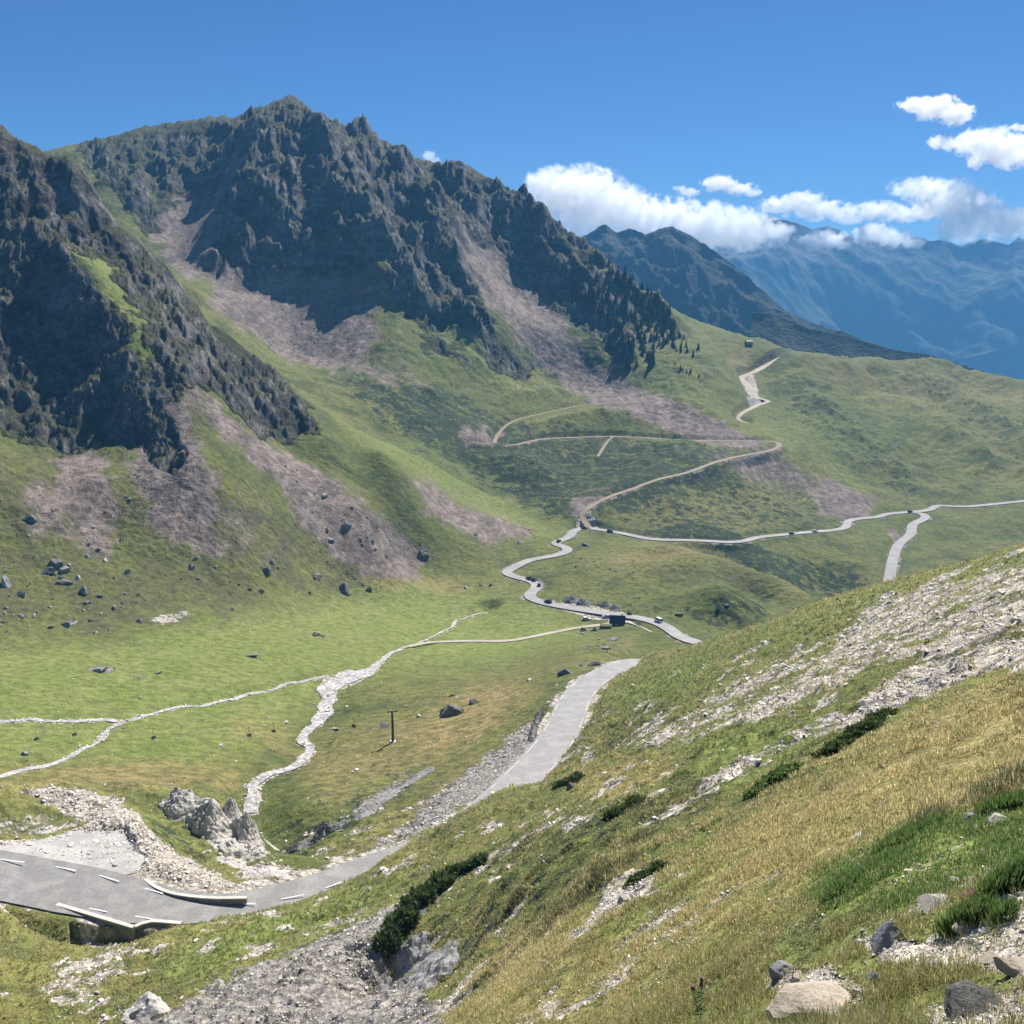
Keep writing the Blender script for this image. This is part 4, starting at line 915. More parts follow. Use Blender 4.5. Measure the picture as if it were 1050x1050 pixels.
if os.environ.get('NOCLOUD') is None:
    cloud('cloud', 'big billowing white cloud rising behind the rocky right shoulder of the peak', 6600,
          [(575,198,34,24),(600,205,40,30),(630,212,34,22),(560,188,20,14),(660,220,36,18),(690,225,34,20),(720,235,38,20),(755,236,34,20),(785,240,26,14),(730,222,26,14),(610,228,40,20),(650,236,40,12),(695,243,40,12)], seed=3, rag=1.25, dens=.013)
    cloud('cloud', 'flat white cloud puff hanging over the middle of the distant blue range', 7000, [(812,210,34,9),(840,216,36,9),(868,222,26,7),(826,203,20,7)], seed=11, wl=70)
    cloud('cloud', 'small thin white streak of cloud above the long cloud bank', 7200, [(738,188,18,8),(758,194,18,6),(770,198,12,4)], seed=21, wl=50, dens=.02)
    cloud('cloud', 'low white cloud puff just touching the distant crest, left of its neighbour', 6800, [(832,247,16,8),(848,246,20,10),(862,250,10,5)], seed=31, wl=60)
    cloud('cloud', 'low white cloud puff just touching the distant crest, flat-based and wider', 6800, [(895,240,18,11),(915,245,22,9),(935,249,16,6)], seed=41, wl=60)
    cloud('cloud', 'white cloud strip above the flat-based puff on the distant crest', 7100, [(900,216,22,9),(925,220,26,8),(948,216,18,9)], seed=47, wl=60)
    cloud('cloud', 'large ragged white cloud curling over the right end of the distant range', 6700, [(930,192,18,8),(950,196,22,12),(975,205,26,18),(995,218,26,20),(985,236,22,13),(1020,228,30,16),(1045,230,24,14),(1000,200,14,8),(1070,228,26,14)], seed=53, rag=1.2, dens=.012)
    cloud('cloud', 'bright rounded white cloud high above the right end of the range', 7000, [(998,146,18,12),(1020,150,24,16),(1036,160,18,12),(1044,150,18,10),(1008,162,14,10)], seed=61, wl=70)
    cloud('cloud', 'wispy torn white cloud, highest in the sky near the right side', 7400, [(940,108,18,8),(960,112,20,11),(980,116,16,11),(968,103,12,6)], seed=71, wl=50, dens=.022, rag=.7)
    cloud('cloud', 'tiny torn cloud scrap beside the bright rounded cloud', 7400, [(962,146,10,7),(972,148,8,7)], seed=83, wl=40, dens=.02, rag=.7)
    cloud('cloud', 'faint thin wisp of cloud above the notch in the peak ridge', 7400, [(440,160,8,6),(446,166,6,6)], seed=89, wl=40, dens=.010, rag=.6)
    cloud('cloud', 'tiny white cloud scrap left of the long cloud bank streak', 7300, [(706,197,12,5),(697,193,8,3)], seed=97, wl=40, dens=.016, rag=.6)
    cloud('cloud', 'thin flat sliver of cloud above the bright rounded cloud', 7400, [(1043,131,14,3.5)], seed=101, wl=40, dens=.018)
# ------------------------------------------------------------------ helpers for the things
def tag(o, label, cat, group=None):
    o['label'] = label; o['category'] = cat
    if group: o['group'] = group
    return o
def empty(name, loc, rot=0.0, s=1.0):
    o = bpy.data.objects.new(name, None); COL.objects.link(o); o.empty_display_size = .3
    o.location = loc; o.rotation_euler = (0, 0, rot); o.scale = (s, s, s); return o
class MB:
    def __init__(s): s.v = []; s.f = []
    def box(s, cx, cy, cz_, sx, sy, sz, taper=1.0, ty=None):
        i = len(s.v); ty = taper if ty is None else ty
        for z, k_, l_ in ((-.5, 1, 1), (.5, taper, ty)):
            for x, y in ((-.5, -.5), (.5, -.5), (.5, .5), (-.5, .5)): s.v.append((cx + x * sx * k_, cy + y * sy * l_, cz_ + z * sz))
        s.f += [(i, i + 3, i + 2, i + 1), (i + 4, i + 5, i + 6, i + 7)] + [(i + a, i + (a + 1) % 4, i + 4 + (a + 1) % 4, i + 4 + a) for a in range(4)]
        return s
    def tube(s, p, q_, r0, r1=None, n=8, caps=True):
        r1 = r0 if r1 is None else r1
        p = Vector(p); q_ = Vector(q_); d = (q_ - p).normalized(); a = d.orthogonal().normalized(); b = d.cross(a); i = len(s.v)
        for c_, r in ((p, r0), (q_, r1)):
            for k_ in range(n):
                t = 2 * math.pi * k_ / n; s.v.append(tuple(c_ + a * math.cos(t) * r + b * math.sin(t) * r))
        s.f += [(i + k_, i + (k_ + 1) % n, i + n + (k_ + 1) % n, i + n + k_) for k_ in range(n)]
        if caps: s.f += [tuple(i + n - 1 - k_ for k_ in range(n)), tuple(i + n + k_ for k_ in range(n))]
        return s
    def prism(s, prof, x0, x1, axis='x'):
        """closed profile of (a, z) pulled from x0 to x1"""
        i = len(s.v); n = len(prof)
        for x in (x0, x1):
            for a, z in prof: s.v.append((x, a, z) if axis == 'x' else (a, x, z))
        s.f += [(i + k_, i + (k_ + 1) % n, i + n + (k_ + 1) % n, i + n + k_) for k_ in range(n)] + [tuple(i + n - 1 - k_ for k_ in range(n)), tuple(i + n + k_ for k_ in range(n))]
        return s
    def mesh(s, name, mat, smooth=False, bevel=0.0):
        me = bpy.data.meshes.new(name); me.from_pydata(s.v, [], s.f); me.update()
        bm = bmesh.new(); bm.from_mesh(me); bmesh.ops.recalc_face_normals(bm, faces=bm.faces)
        if bevel: bmesh.ops.bevel(bm, geom=list(bm.edges), offset=bevel, segments=2, affect='EDGES', profile=.6)
        bm.to_mesh(me); bm.free()
        if smooth:
            for p_ in me.polygons: p_.use_smooth = True
        me.materials.append(mat); return me
    def build(s, name, mat, parent=None, smooth=False, bevel=0.0):
        o = bpy.data.objects.new(name, s.mesh(name, mat, smooth, bevel)); COL.objects.link(o)
        if parent: o.parent = parent
        return o
def dup(root, loc, rot=0.0, s=1.0):
    r = root.copy(); COL.objects.link(r); r.location = loc; r.rotation_euler = (0, 0, rot); r.scale = (s, s, s)
    for ch in list(root.children):
        c_ = ch.copy(); COL.objects.link(c_); c_.parent = r
        for g_ in list(ch.children):
            d_ = g_.copy(); COL.objects.link(d_); d_.parent = c_
    return r

# ------------------------------------------------------------------ rocks
def rock_material(name, a, b, lichen=None, sc_=1.0):
    g = N(name)
    n1_ = g.noise(1.1 * sc_, 6, .7); n2_ = g.noise(6 * sc_, 5, .7, off=5); n3_ = g.noise(30 * sc_, 3, .7, off=8)
    c_ = g.mix(g.ramp(n1_, .35, .65), a, b); c_ = g.scale(c_, g.ramp(n2_, .3, .7, .75, 1.2)); c_ = g.scale(c_, g.ramp(n3_, .3, .7, .85, 1.12))
    if lichen: c_ = g.mix(g.ramp(n2_, .56, .64), c_, lichen)
    nr = g.bump(n2_, .6, .12 / sc_); nr = g.bump(n3_, .5, .03 / sc_, nr)
    return g.done(c_, nr, .9)
rk_pale = rock_material('pale limestone', (.46, .42, .36), (.60, .56, .50), (.30, .27, .23), 2.5)
rk_cream = rock_material('cream stone', (.50, .42, .32), (.62, .54, .43), (.33, .28, .22), 2.5)
rk_grey = rock_material('grey stone', (.26, .26, .27), (.40, .40, .41), (.16, .16, .16), 2.5)
rk_dark = rock_material('dark lichened stone', (.12, .115, .108), (.25, .24, .225), (.06, .065, .04), .8)
rk_mid = rock_material('weathered grey boulder', (.20, .195, .185), (.36, .35, .335), (.10, .10, .085), .8)
rk_white = rock_material('white weathered boulder', (.40, .385, .36), (.58, .56, .53), (.28, .27, .25), .8)
rk_rust = rock_material('rust brown stone', (.26, .15, .11), (.36, .23, .17), (.18, .10, .08), 3)
rk_crag = rock_material('pale crag', (.40, .37, .33), (.64, .60, .54), (.26, .24, .21), .5)
from mathutils import noise as mnoise
def rock_mesh(name, mat, seed, sx=1, sy=1, sz=.7, sub=3, facet=.97, cuts=14, rough=.10):
    rnd = random.Random(seed)
    bm = bmesh.new(); bmesh.ops.create_icosphere(bm, subdivisions=sub, radius=1)
    planes = []
    for k_ in range(cuts):
        d = Vector((rnd.gauss(0, 1), rnd.gauss(0, 1), rnd.gauss(0, .9))).normalized(); planes.append((d, rnd.uniform(.38, .80)))
    off = Vector((seed * 3.1, seed * 1.7, seed * .7))
    for v in bm.verts:
        for d, o_ in planes:
            e = v.co.dot(d) - o_
            if e > 0: v.co -= d * e * facet
        v.co *= 1 + rough * mnoise.fractal(v.co * 2.2 + off, .8, 2.0, 4) + rough * .5 * mnoise.noise(v.co * 9 + off)
        v.co = Vector((v.co.x * sx, v.co.y * sy, v.co.z * sz)) * 1.35
    me = bpy.data.meshes.new(name); bm.to_mesh(me); bm.free(); me.materials.append(mat)
    return me
def place(name, me, loc, rot=(0, 0, 0), s=1.0):
    o = bpy.data.objects.new(name, me); COL.objects.link(o); o.location = loc; o.rotation_euler = rot
    o.scale = s if hasattr(s, '__len__') else (s, s, s)
    return o
def ppm(p): return Vector(p).length / F            # metres per photo pixel at a point
# near stones: (px, py of the base centre, width px, height px, material, label, tilt, seed, flatness)
NEAR = [
 (846, 1033, 84, 27, rk_cream, 'stone', 'largest flat cream slab lying in the grass at the bottom edge', (.25, .05, .3), 1, .34),
 (800, 1002, 24, 16, rk_grey, 'stone', 'small grey block perched on gravel above the largest cream slab', (0, .2, .5), 2, .75),
 (818, 1008, 18, 14, rk_cream, 'stone', 'small cream stone between the grey block and the largest slab', (0, .1, 1.5), 3, .8),
 (909, 972, 34, 26, rk_grey, 'stone', 'angular blue-grey stone with a tilted pale top standing in the grass', (.3, -.35, .2), 4, .8),
 (961, 931, 34, 15, rk_pale, 'stone', 'long white stone leaning beside the bright green tussock', (.1, -.45, .1), 5, .42),
 (990, 956, 24, 13, rk_cream, 'stone', 'pale wedge-shaped stone below the bright green tussock', (.1, .1, .2), 6, .6),
 (997, 918, 21, 7, rk_rust, 'stone', 'flat rust brown stone above the gravel patch', (.15, -.2, .1), 7, .35),
 (1044, 996, 44, 22, rk_cream, 'stone', 'cream slab cut off by the right edge above the gravel', (.25, .15, .4), 8, .4),
 (1000, 1041, 64, 15, rk_dark, 'stone', 'long dark slab with a pale upper rim in the bottom right corner', (.35, -.25, .25), 9, .28),
 (881, 859, 17, 5, rk_pale, 'stone', 'thin white stone lying alone in the dry grass', (.1, -.3, .2), 10, .35),
 (998, 841, 24, 8, rk_grey, 'stone', 'low grey stone at the upper rim of the bright green grass', (.1, -.1, .2), 11, .4),
 (1022, 844, 30, 7, rk_pale, 'stone', 'flat pale stone just right of the low grey one', (.1, -.15, .2), 12, .35),
 (1036, 926, 16, 9, rk_pale, 'stone', 'small white stone at the right edge beside the dark tussock', (0, .1, .4), 13, .6),
 (960, 990, 18, 8, rk_pale, 'stone', 'small pale flat stone on the gravel left of the cut-off slab', (.1, .1, .9), 14, .45),
 (1018, 985, 20, 9, rk_cream, 'stone', 'thin cream flake propped on the gravel beside the cut-off slab', (.2, -.3, .3), 15, .4),
 (880, 1020, 14, 9, rk_pale, 'stone', 'small pale stone right of the largest cream slab', (.1, .1, .2), 16, .7),
 (900, 1005, 15, 9, rk_grey, 'stone', 'small grey stone below the angular blue-grey one', (.1, .2, .7), 17, .7),
 (937, 1000, 13, 7, rk_grey, 'stone', 'little grey stone in the grass between gravel patches', (.1, .2, .7), 18, .6),
 (640, 925, 16, 8, rk_pale, 'stone', 'pale stone in the bare patch in the middle of the dry slope', (.1, .2, .7), 19, .6),
 (983, 905, 12, 6, rk_pale, 'stone', 'little pale stone above the rust brown one', (.1, .2, .2), 20, .6),
]
for px, py, w, hh, mat, nm, lab, rot, sd_, flat in NEAR:
    p = hit(px, py, 2.0); m_ = ppm(p); sx = w * m_ / 1.55
    me = rock_mesh(nm, mat, sd_, 1, .75, flat, 4, .985, 15, .07)
    o = place(nm, me, p + Vector((0, 0, hh * m_ * .12)), rot, sx * .80); tag(o, lab, 'stone')
rs_ = random.Random(77)
def scatter_stones(poly, n, smin, smax, label, group):
    poly = np.array(poly, float); lo = poly.min(0); hi = poly.max(0); k_ = 0
    while k_ < n:
        px = rs_.uniform(lo[0], hi[0]); py = rs_.uniform(lo[1], hi[1]); idx, m = poly_mask(np.array([px]), np.array([py]), poly, .5)
        if m is None or m[0] < .5: continue
        p = hit(px, py, 2.0); m_ = ppm(p); s = (smin + (smax - smin) * rs_.random() ** 2) * m_ * .42
        o = place('stone', STM[rs_.randrange(len(STM))], p + Vector((0, 0, s * .1)), (rs_.uniform(-.5, .5), rs_.uniform(-.5, .5), rs_.uniform(0, 6)), (s, s * rs_.uniform(.6, 1), s * rs_.uniform(.5, .9))); tag(o, label, 'stone', group); k_ += 1
STM = [rock_mesh('stone', mt, 300 + i * 11, 1, .8, .6, 3, .98, 13, .08) for i in range(4) for mt in (rk_pale, rk_cream, rk_grey)]
scatter_stones([(930,985),(985,930),(1050,915),(1050,1000),(1000,985),(950,1000)], 60, 4, 12, 'one of the small pale stones in the gravel patch right of the angular blue-grey stone', 'small stones in the right gravel patch')
scatter_stones([(780,1000),(835,985),(905,1010),(900,1045),(860,1045),(800,1020)], 34, 4, 11, 'one of the small pale stones around the largest cream slab', 'small stones around the largest cream slab')
scatter_stones([(880,940),(930,950),(925,1000),(890,1010)], 18, 4, 9, 'one of the small stones in the grass around the angular blue-grey stone', 'small stones around the angular blue-grey stone')
scatter_stones([(960,1030),(1050,1000),(1050,1050),(960,1050)], 26, 4, 10, 'one of the small stones around the long dark slab in the corner', 'small stones around the long dark slab')
scatter_stones([(900,880),(960,855),(990,880),(930,905)], 22, 3, 8, 'one of the small white stones among the bright green grass', 'small white stones among the bright green grass')
# boulders farther off
BOULD = [
 (6, 597, 13, 15, 'white', 'tall white weathered boulder at the left edge of the photo below the slope', .9),
 (58, 577, 22, 13, 'dark', 'large dark boulder below the scree on the left slope', .7),
 (50, 585, 14, 8, 'dark', 'dark boulder just under the large dark one on the left slope', .7),
 (66, 584, 13, 9, 'mid', 'grey-topped boulder right of the pair of dark ones on the left slope', .8),
 (66, 597, 14, 7, 'dark', 'low dark boulder beneath the grey-topped one on the left slope', .6),
 (23, 609, 10, 10, 'mid', 'grey boulder right of the tall white one at the left edge', .9),
 (86, 606, 12, 13, 'dark', 'upright dark boulder in the middle of the left boulder field', 1.0),
 (70, 638, 20, 10, 'mid', 'broad grey boulder at the lower rim of the left boulder field', .6),
 (30, 530, 14, 9, 'dark', 'dark boulder high on the left slope near the photo edge', .7),
 (197, 581, 7, 8, 'mid', 'small grey boulder alone at the foot of the gully track', .9),
 (273, 586, 11, 8, 'dark', 'dark boulder with a pale top below the big scree fan', .8),
 (323, 590, 15, 7, 'dark', 'flat dark boulder left of the upright one at the meadow rim', .6),
 (354, 602, 17, 13, 'dark', 'largest dark boulder at the upper rim of the meadow', .9),
 (378, 604, 8, 8, 'dark', 'small dark boulder right of the largest one at the meadow rim', .9),
 (324, 650, 9, 9, 'dark', 'dark boulder standing alone on the open meadow', 1.0),
 (331, 652, 8, 5, 'mid', 'little grey stone touching the lone meadow boulder', .7),
 (143, 637, 9, 6, 'dark', 'dark stone left of the dry white gravel streak', .8),
 (340, 553, 10, 8, 'mid', 'pale block on the purple debris slope', .8), (355, 538, 12, 9, 'dark', 'dark block on the upper purple debris slope', .8),
 (333, 508, 7, 5, 'white', 'white block at the top of the purple debris', .8),
 (434, 567, 15, 9, 'dark', 'dark rock band below the purple debris slope', .6),
 (464, 728, 34, 20, 'dark', 'biggest dark rock on the lower meadow near the lift tower', .75),
 (486, 720, 14, 8, 'dark', 'dark rock to the right of the biggest one on the lower meadow', .7),
 (463, 713, 9, 5, 'dark', 'small dark rock behind the biggest one on the lower meadow', .7),
 (393, 744, 15, 9, 'dark', 'rounded dark rock left of the lift tower', .8),
 (478, 603, 6, 4, 'white', 'little pale stone on the meadow below the switchbacks', .8), (493, 600, 6, 4, 'dark', 'dark stone, left of a pair below the switchbacks', .8), (503, 600, 6, 4, 'dark', 'dark stone, right of a pair below the switchbacks', .8),
 (533, 556, 8, 6, 'white', 'white boulder beside the dark bank above the switchbacks', .9),
 (602, 559, 14, 4, 'dark', 'low dark rock in the grass right of the upper bend', .4),
 (552, 595, 9, 3, 'dark', 'low dark rock behind the hairpin on the far road', .5),
 (580, 689, 22, 11, 'dark', 'dark rock beside the road, just above the near bend', .6),
 (612, 681, 16, 8, 'dark', 'dark rock above the near road, nearer the bend into the hill', .6),
 (596, 682, 7, 4, 'dark', 'small dark rock between two bigger ones above the near road', .7),
 (697, 629, 9, 8, 'dark', 'dark rock on the bank right of the far bend', .9), (645, 630, 9, 7, 'dark', 'dark rock right behind the hut', .8),
 (736, 622, 7, 8, 'mid', 'grey crag on the shaded bank across the ravine', 1.0), (746, 620, 6, 5, 'mid', 'pale crag beside the grey one across the ravine', .8),
 (622, 664, 13, 6, 'mid', 'grey stone heap below the hut', .6), (604, 664, 10, 4, 'dark', 'dark stone in the grass below the hut', .6), (627, 655, 14, 7, 'mid', 'mossy grey boulder just below the hut', .6),
 (100, 686, 22, 7, 'mid', 'flat pale-rimmed rock in the left meadow', .35), (142, 694, 8, 4, 'mid', 'small flat rock right of the pale-rimmed one in the left meadow', .4), (162, 690, 8, 4, 'mid', 'second small flat rock in the left meadow, nearer the stream', .4),
 (256, 672, 18, 4, 'dark', 'low dark stony hump in the middle meadow', .3),
 (150, 1040, 46, 36, 'crag', 'big pale grey rock at the bottom left corner beside the gully', .8),
 (586, 808, 14, 16, 'dark', 'dark rock added as the shade under the turf overhang where the near road vanishes', 1.0),  # added rock, stands in for the shadow below the overhang
 (26, 772, 10, 10, 'mid', 'pointed grey stone beside the small left stream', 1.0),
]
BM = {}
for k_, mt in (('dark', rk_dark), ('mid', rk_mid), ('white', rk_white), ('crag', rk_crag)):
    BM[k_] = [rock_mesh('boulder', mt, 40 + 7 * i + ord(k_[0]), 1, .85, .8, 4 if k_ == 'crag' else 3, .97, 12, .16) for i in range(5)]
for i, (px, py, w, hh, k_, lab, fl) in enumerate(BOULD):
    rmin = 300 if py < 700 and px < 460 else (160 if px < 620 else 170)
    if py > 1000: rmin = 60
    if (px, py) == (586, 808): rmin = 120
    p = hit(px, py + hh * .25, rmin); m_ = ppm(p)
    o = place('boulder', BM[k_][i % 5], p + Vector((0, 0, hh * m_ * .0)), (random.uniform(-.3, .3), random.uniform(-.3, .3), random.uniform(0, 6)), (w * m_ * .44, w * m_ * .44, hh * m_ * .62))
    tag(o, lab, 'boulder')
def scatter_boulders(poly, n, smin, smax, kinds, label, group, r0, r1, rnd):
    poly = np.array(poly, float); lo = poly.min(0); hi = poly.max(0); k_ = 0; tries = 0
    while k_ < n and tries < n * 40:
        tries += 1
        px = rnd.uniform(lo[0], hi[0]); py = rnd.uniform(lo[1], hi[1])
        idx, m = poly_mask(np.array([px]), np.array([py]), poly, .5)
        if m is None or m[0] < .5: continue
        p = hit(px, py, r0, r1); m_ = ppm(p); s = smin + (smax - smin) * rnd.random() ** 2.6
        kd = rnd.choice(kinds)
        o = place('boulder', BM[kd][rnd.randrange(5)], p + Vector((0, 0, s * m_ * -.02)), (rnd.uniform(-.5, .5), rnd.uniform(-.5, .5), rnd.uniform(0, 6)), (s * m_ * rnd.uniform(.38, .55), s * m_ * rnd.uniform(.3, .5), s * m_ * rnd.uniform(.3, .6)))
        tag(o, label, 'boulder', group); k_ += 1
rb_ = random.Random(5)
scatter_boulders([(0,560),(120,560),(150,620),(140,645),(60,665),(0,660)], 75, 2.5, 9, ['dark', 'mid', 'mid', 'white'], 'one of the small boulders strewn over the foot of the left slope', 'boulders strewn over the foot of the left slope', 280, 480, rb_)
scatter_boulders([(150,560),(300,570),(400,590),(420,600),(300,622),(160,640)], 55, 2, 7, ['dark', 'mid', 'mid'], 'one of the small boulders along the upper rim of the meadow', 'boulders along the upper rim of the meadow', 300, 560, rb_)
scatter_boulders([(0,470),(140,470),(210,520),(220,560),(0,560)], 40, 1.8, 5, ['dark', 'mid', 'white'], 'one of the small rocks scattered on the scree under the left cliff', 'rocks scattered on the scree under the left cliff', 380, 560, rb_)
scatter_boulders([(280,470),(340,495),(440,565),(420,590),(330,545)], 40, 2, 6, ['dark', 'mid', 'mid', 'white'], 'one of the blocks lying on the purple debris slope', 'blocks on the purple debris slope', 400, 620, rb_)
scatter_boulders([(270,300),(370,300),(380,350),(300,370)], 26, 1.6, 4, ['mid', 'white', 'dark'], 'one of the blocks on the scree basin below the peak', 'blocks on the scree basin below the peak', 820, 1100, rb_)
scatter_boulders([(570,572),(650,576),(660,592),(600,592)], 34, 1.8, 5, ['mid', 'dark', 'mid'], 'one of the rocks in the stony patch beyond the hut', 'rocks in the stony patch beyond the hut', 440, 640, rb_)
scatter_boulders([(580,648),(625,650),(640,668),(600,672)], 26, 1.6, 4.5, ['white', 'white', 'mid'], 'one of the white stones in the grass below the hut', 'white stones in the grass below the hut', 300, 480, rb_)
scatter_boulders([(400,560),(540,540),(570,560),(470,590)], 22, 1.6, 4.5, ['dark', 'mid'], 'one of the dark stones on the meadow left of the switchbacks', 'dark stones left of the switchbacks', 400, 640, rb_)
scatter_boulders([(560,225+0),(230,225),(190,280),(160,245),(230,170)], 18, 1.3, 3, ['mid', 'dark'], 'one of the blocks in the high scree couloir left of the peak', 'blocks in the high scree couloir', 950, 1400, rb_)

# ------------------------------------------------------------------ the pale crag above the gorge
def crag(name, pts, hw, hgt, lab, seed, mat=None, n=110, cat='rock outcrop'):
    """broken rock along a ridge line given as (px, py, nearest distance) points"""
    L_ = [hit(*q_) for q_ in pts]; b = sum(L_, Vector()) / len(L_)
    x0 = min(v.x for v in L_) - hw * 1.6; x1 = max(v.x for v in L_) + hw * 1.6; y0 = min(v.y for v in L_) - hw * 1.6; y1 = max(v.y for v in L_) + hw * 1.6
    gx, gy = np.meshgrid(np.linspace(x0, x1, n), np.linspace(y0, y1, n), indexing='ij')
    d = np.full(gx.shape, 1e9); al = np.zeros(gx.shape)
    for i, (p, q_) in enumerate(zip(L_[:-1], L_[1:])):
        ex, ey = q_.x - p.x, q_.y - p.y; t = np.clip(((gx - p.x) * ex + (gy - p.y) * ey) / (ex * ex + ey * ey + 1e-9), 0, 1)
        dd = np.hypot(gx - p.x - t * ex, gy - p.y - t * ey); up = dd < d; d = np.where(up, dd, d); al = np.where(up, (i + t) / max(1, len(L_) - 1), al)
    w = hw * .8
    f = 1 - d / hw + .55 * fbm(gx / w + seed, gy / w, 4, seed)
    f = np.clip(f, -.2, 1)
    z = hgt * (np.clip(f, 0, 1) ** .55) * (.62 + .38 * np.sin(al * 9 + seed)) * (1 + .45 * ridged(gx / (w * .55), gy / (w * .55), 4, seed + 3, .62))
    z = z + .12 * hgt * np.floor(z / (.22 * hgt)) * .5
    gz = np.array([ground_z(a_, b_) for a_, b_ in zip(gx.ravel(), gy.ravel())]).reshape(n, n)
    V = np.stack([gx - b.x, gy - b.y, gz + z - b.z - .25 - (f <= 0) * .6], -1).reshape(-1, 3)
    i, j = np.meshgrid(np.arange(n - 1), np.arange(n - 1), indexing='ij'); q_ = (i * n + j).ravel()
    fc = np.stack([q_, q_ + n, q_ + n + 1, q_ + 1], 1); fc = fc[(f.ravel()[fc] > -.12).any(1)]
    used, inv = np.unique(fc, return_inverse=True)
    o = mesh_obj(name, V[used], inv.reshape(-1, 4), mat or rk_crag, smooth=False); o.location = b
    return tag(o, lab, cat)
crag('rock_outcrop', [(184, 826, 135), (205, 836, 135), (222, 850, 135), (236, 868, 135)], 3.0, 2.4, 'pale limestone crag between the hairpin and the meadow stream', 3)
crag('rock_outcrop', [(240, 838, 150), (252, 850, 150), (262, 874, 150)], 2.2, 2.6, 'jagged pale rocks dropping into the gorge, right of the crag', 9)
crag('rock_outcrop', [(236, 884, 130), (265, 892, 130), (295, 899, 130)], 2.4, .8, 'low white broken rock above the road below the crag', 15)
crag('rock_outcrop', [(303, 873, 120), (325, 862, 120), (350, 845, 120)], 2.6, 1.6, 'dark broken rock band in the bank above the gorge', 21, rk_dark)
crag('rock_outcrop', [(370, 838, 120), (405, 812, 120), (440, 790, 120)], 1.6, .8, 'grey rock band running down the bank below the near road', 25, rk_mid)
crag('rock_outcrop', [(584, 616, 380), (592, 617, 380), (601, 619, 380)], 3.4, 1.5, 'dark rock outcrop behind the gravel car park, left of the other one', 51, rk_dark, 60)
crag('rock_outcrop', [(619, 620, 380), (626, 622, 380), (632, 624, 380)], 2.8, 1.2, 'dark rock outcrop behind the gravel car park, just behind the hut', 57, rk_dark, 60)
crag('rock_outcrop', [(545, 760, 130), (548, 745, 130), (553, 735, 130)], 1.0, 1.6, 'grey rock step at the left edge of the near road', 31, rk_mid)
crag('rock_outcrop', [(395, 1000, 20), (420, 985, 20), (445, 1000, 20)], 1.8, .9, 'grey shale step in the gully below the juniper thicket', 35, rk_mid)

# ------------------------------------------------------------------ walls and paint at the hairpin
conc = plain_material('weathered concrete', (.60, .565, .50), .9, .18, .8, .5, .03, dirt=(.46, .43, .38))
masonry = plain_material('dark masonry', (.20, .19, .18), .9, .35, 1.2, .8, .1)
paint = plain_material('worn road paint', (.66, .65, .62), .8, .22, 3.0)
def wall_along(name, pts, z0, hgt, depth, th, lab):
    L_pts = catmull(np.array([P(px, py, rz(px, py, z0 + hgt)) for px, py in pts]), .8); n = len(L_pts)
    d = np.gradient(L_pts[:, :2], axis=0); d /= np.linalg.norm(d, axis=1)[:, None]; nr = np.c_[-d[:, 1], d[:, 0]]
    org = Vector((L_pts[0, 0], L_pts[0, 1], L_pts[0, 2]))
    root = empty(name, org); tag(root, lab, 'wall')
    for part, z_hi, z_lo, t_, mt in (('coping', 0, -.14, th * 1.12, conc), ('stonework', -.16, -depth, th, masonry)):
        V = []; 
        for i in range(n):
            for s_, zz in ((-1, z_hi), (1, z_hi), (1, z_lo), (-1, z_lo)):
                V.append((L_pts[i, 0] + nr[i, 0] * s_ * t_ / 2 - org[0], L_pts[i, 1] + nr[i, 1] * s_ * t_ / 2 - org[1], L_pts[i, 2] + (zz if zz > -.2 else max(zz, -.35 - depth * 2.2 * i / n)) - org[2]))
        f = [(i * 4 + a_, i * 4 + (a_ + 1) % 4, (i + 1) * 4 + (a_ + 1) % 4, (i + 1) * 4 + a_) for i in range(n - 1) for a_ in range(4)] + [(0, 3, 2, 1), ((n - 1) * 4, (n - 1) * 4 + 1, (n - 1) * 4 + 2, (n - 1) * 4 + 3)]
        mesh_obj(part, V, f, mt, root, smooth=False)
wall_along('parapet_wall', [(46, 923), (80, 933), (110, 942), (137, 950)], -85.9, .55, 3.2, .55, 'low pale-topped parapet along the outer edge of the hairpin, left stretch')
wall_along('parapet_wall', [(138, 949.5), (155, 944), (186, 946)], -86.2, .55, 2.8, .55, 'short pale-topped parapet angled away at the outer edge of the hairpin')
wall_along('parapet_wall', [(149, 901), (160, 909), (180, 916), (215, 920), (253, 920)], -86.5, .75, .9, .5, 'curved pale-topped parapet along the inner edge of the hairpin')
def dash(px0, py0, px1, py1, z, w=.16):
    a = Vector(P(px0, py0, rz(px0, py0, z))); b = Vector(P(px1, py1, rz(px1, py1, z))); d = (b - a).normalized(); n_ = Vector((-d.y, d.x, 0)) * w
    return [a + n_, a - n_, b - n_, b + n_]
V = []; Fq = []
def road_z_at(px, py):
    p = hit(px, py, 100, 300)
    i = int(np.argmin((LINE['road_a'][:, 0] - p.x) ** 2 + (LINE['road_a'][:, 1] - p.y) ** 2)); return LINE['road_a'][i, 2] + .07
for q_ in ((0,881,25,884),(57,888.5,78,892.5),(102,897.5,122,903.5),(146,910,167,916),(189,920,213,924.5),(238,925.5,262,926.5),(288,922,312,917),(334,910.5,350,904),(88,930.5,110,935),(137,939,160,943),(164,944,182,946),
           (560,773,556,780),(550,785,543,793),(536,797,528,804)):
    z = road_z_at(*q_[:2]); i = len(V); V += dash(*q_, z, .115 if q_[0] < 400 else .08); Fq.append((i, i + 1, i + 2, i + 3))
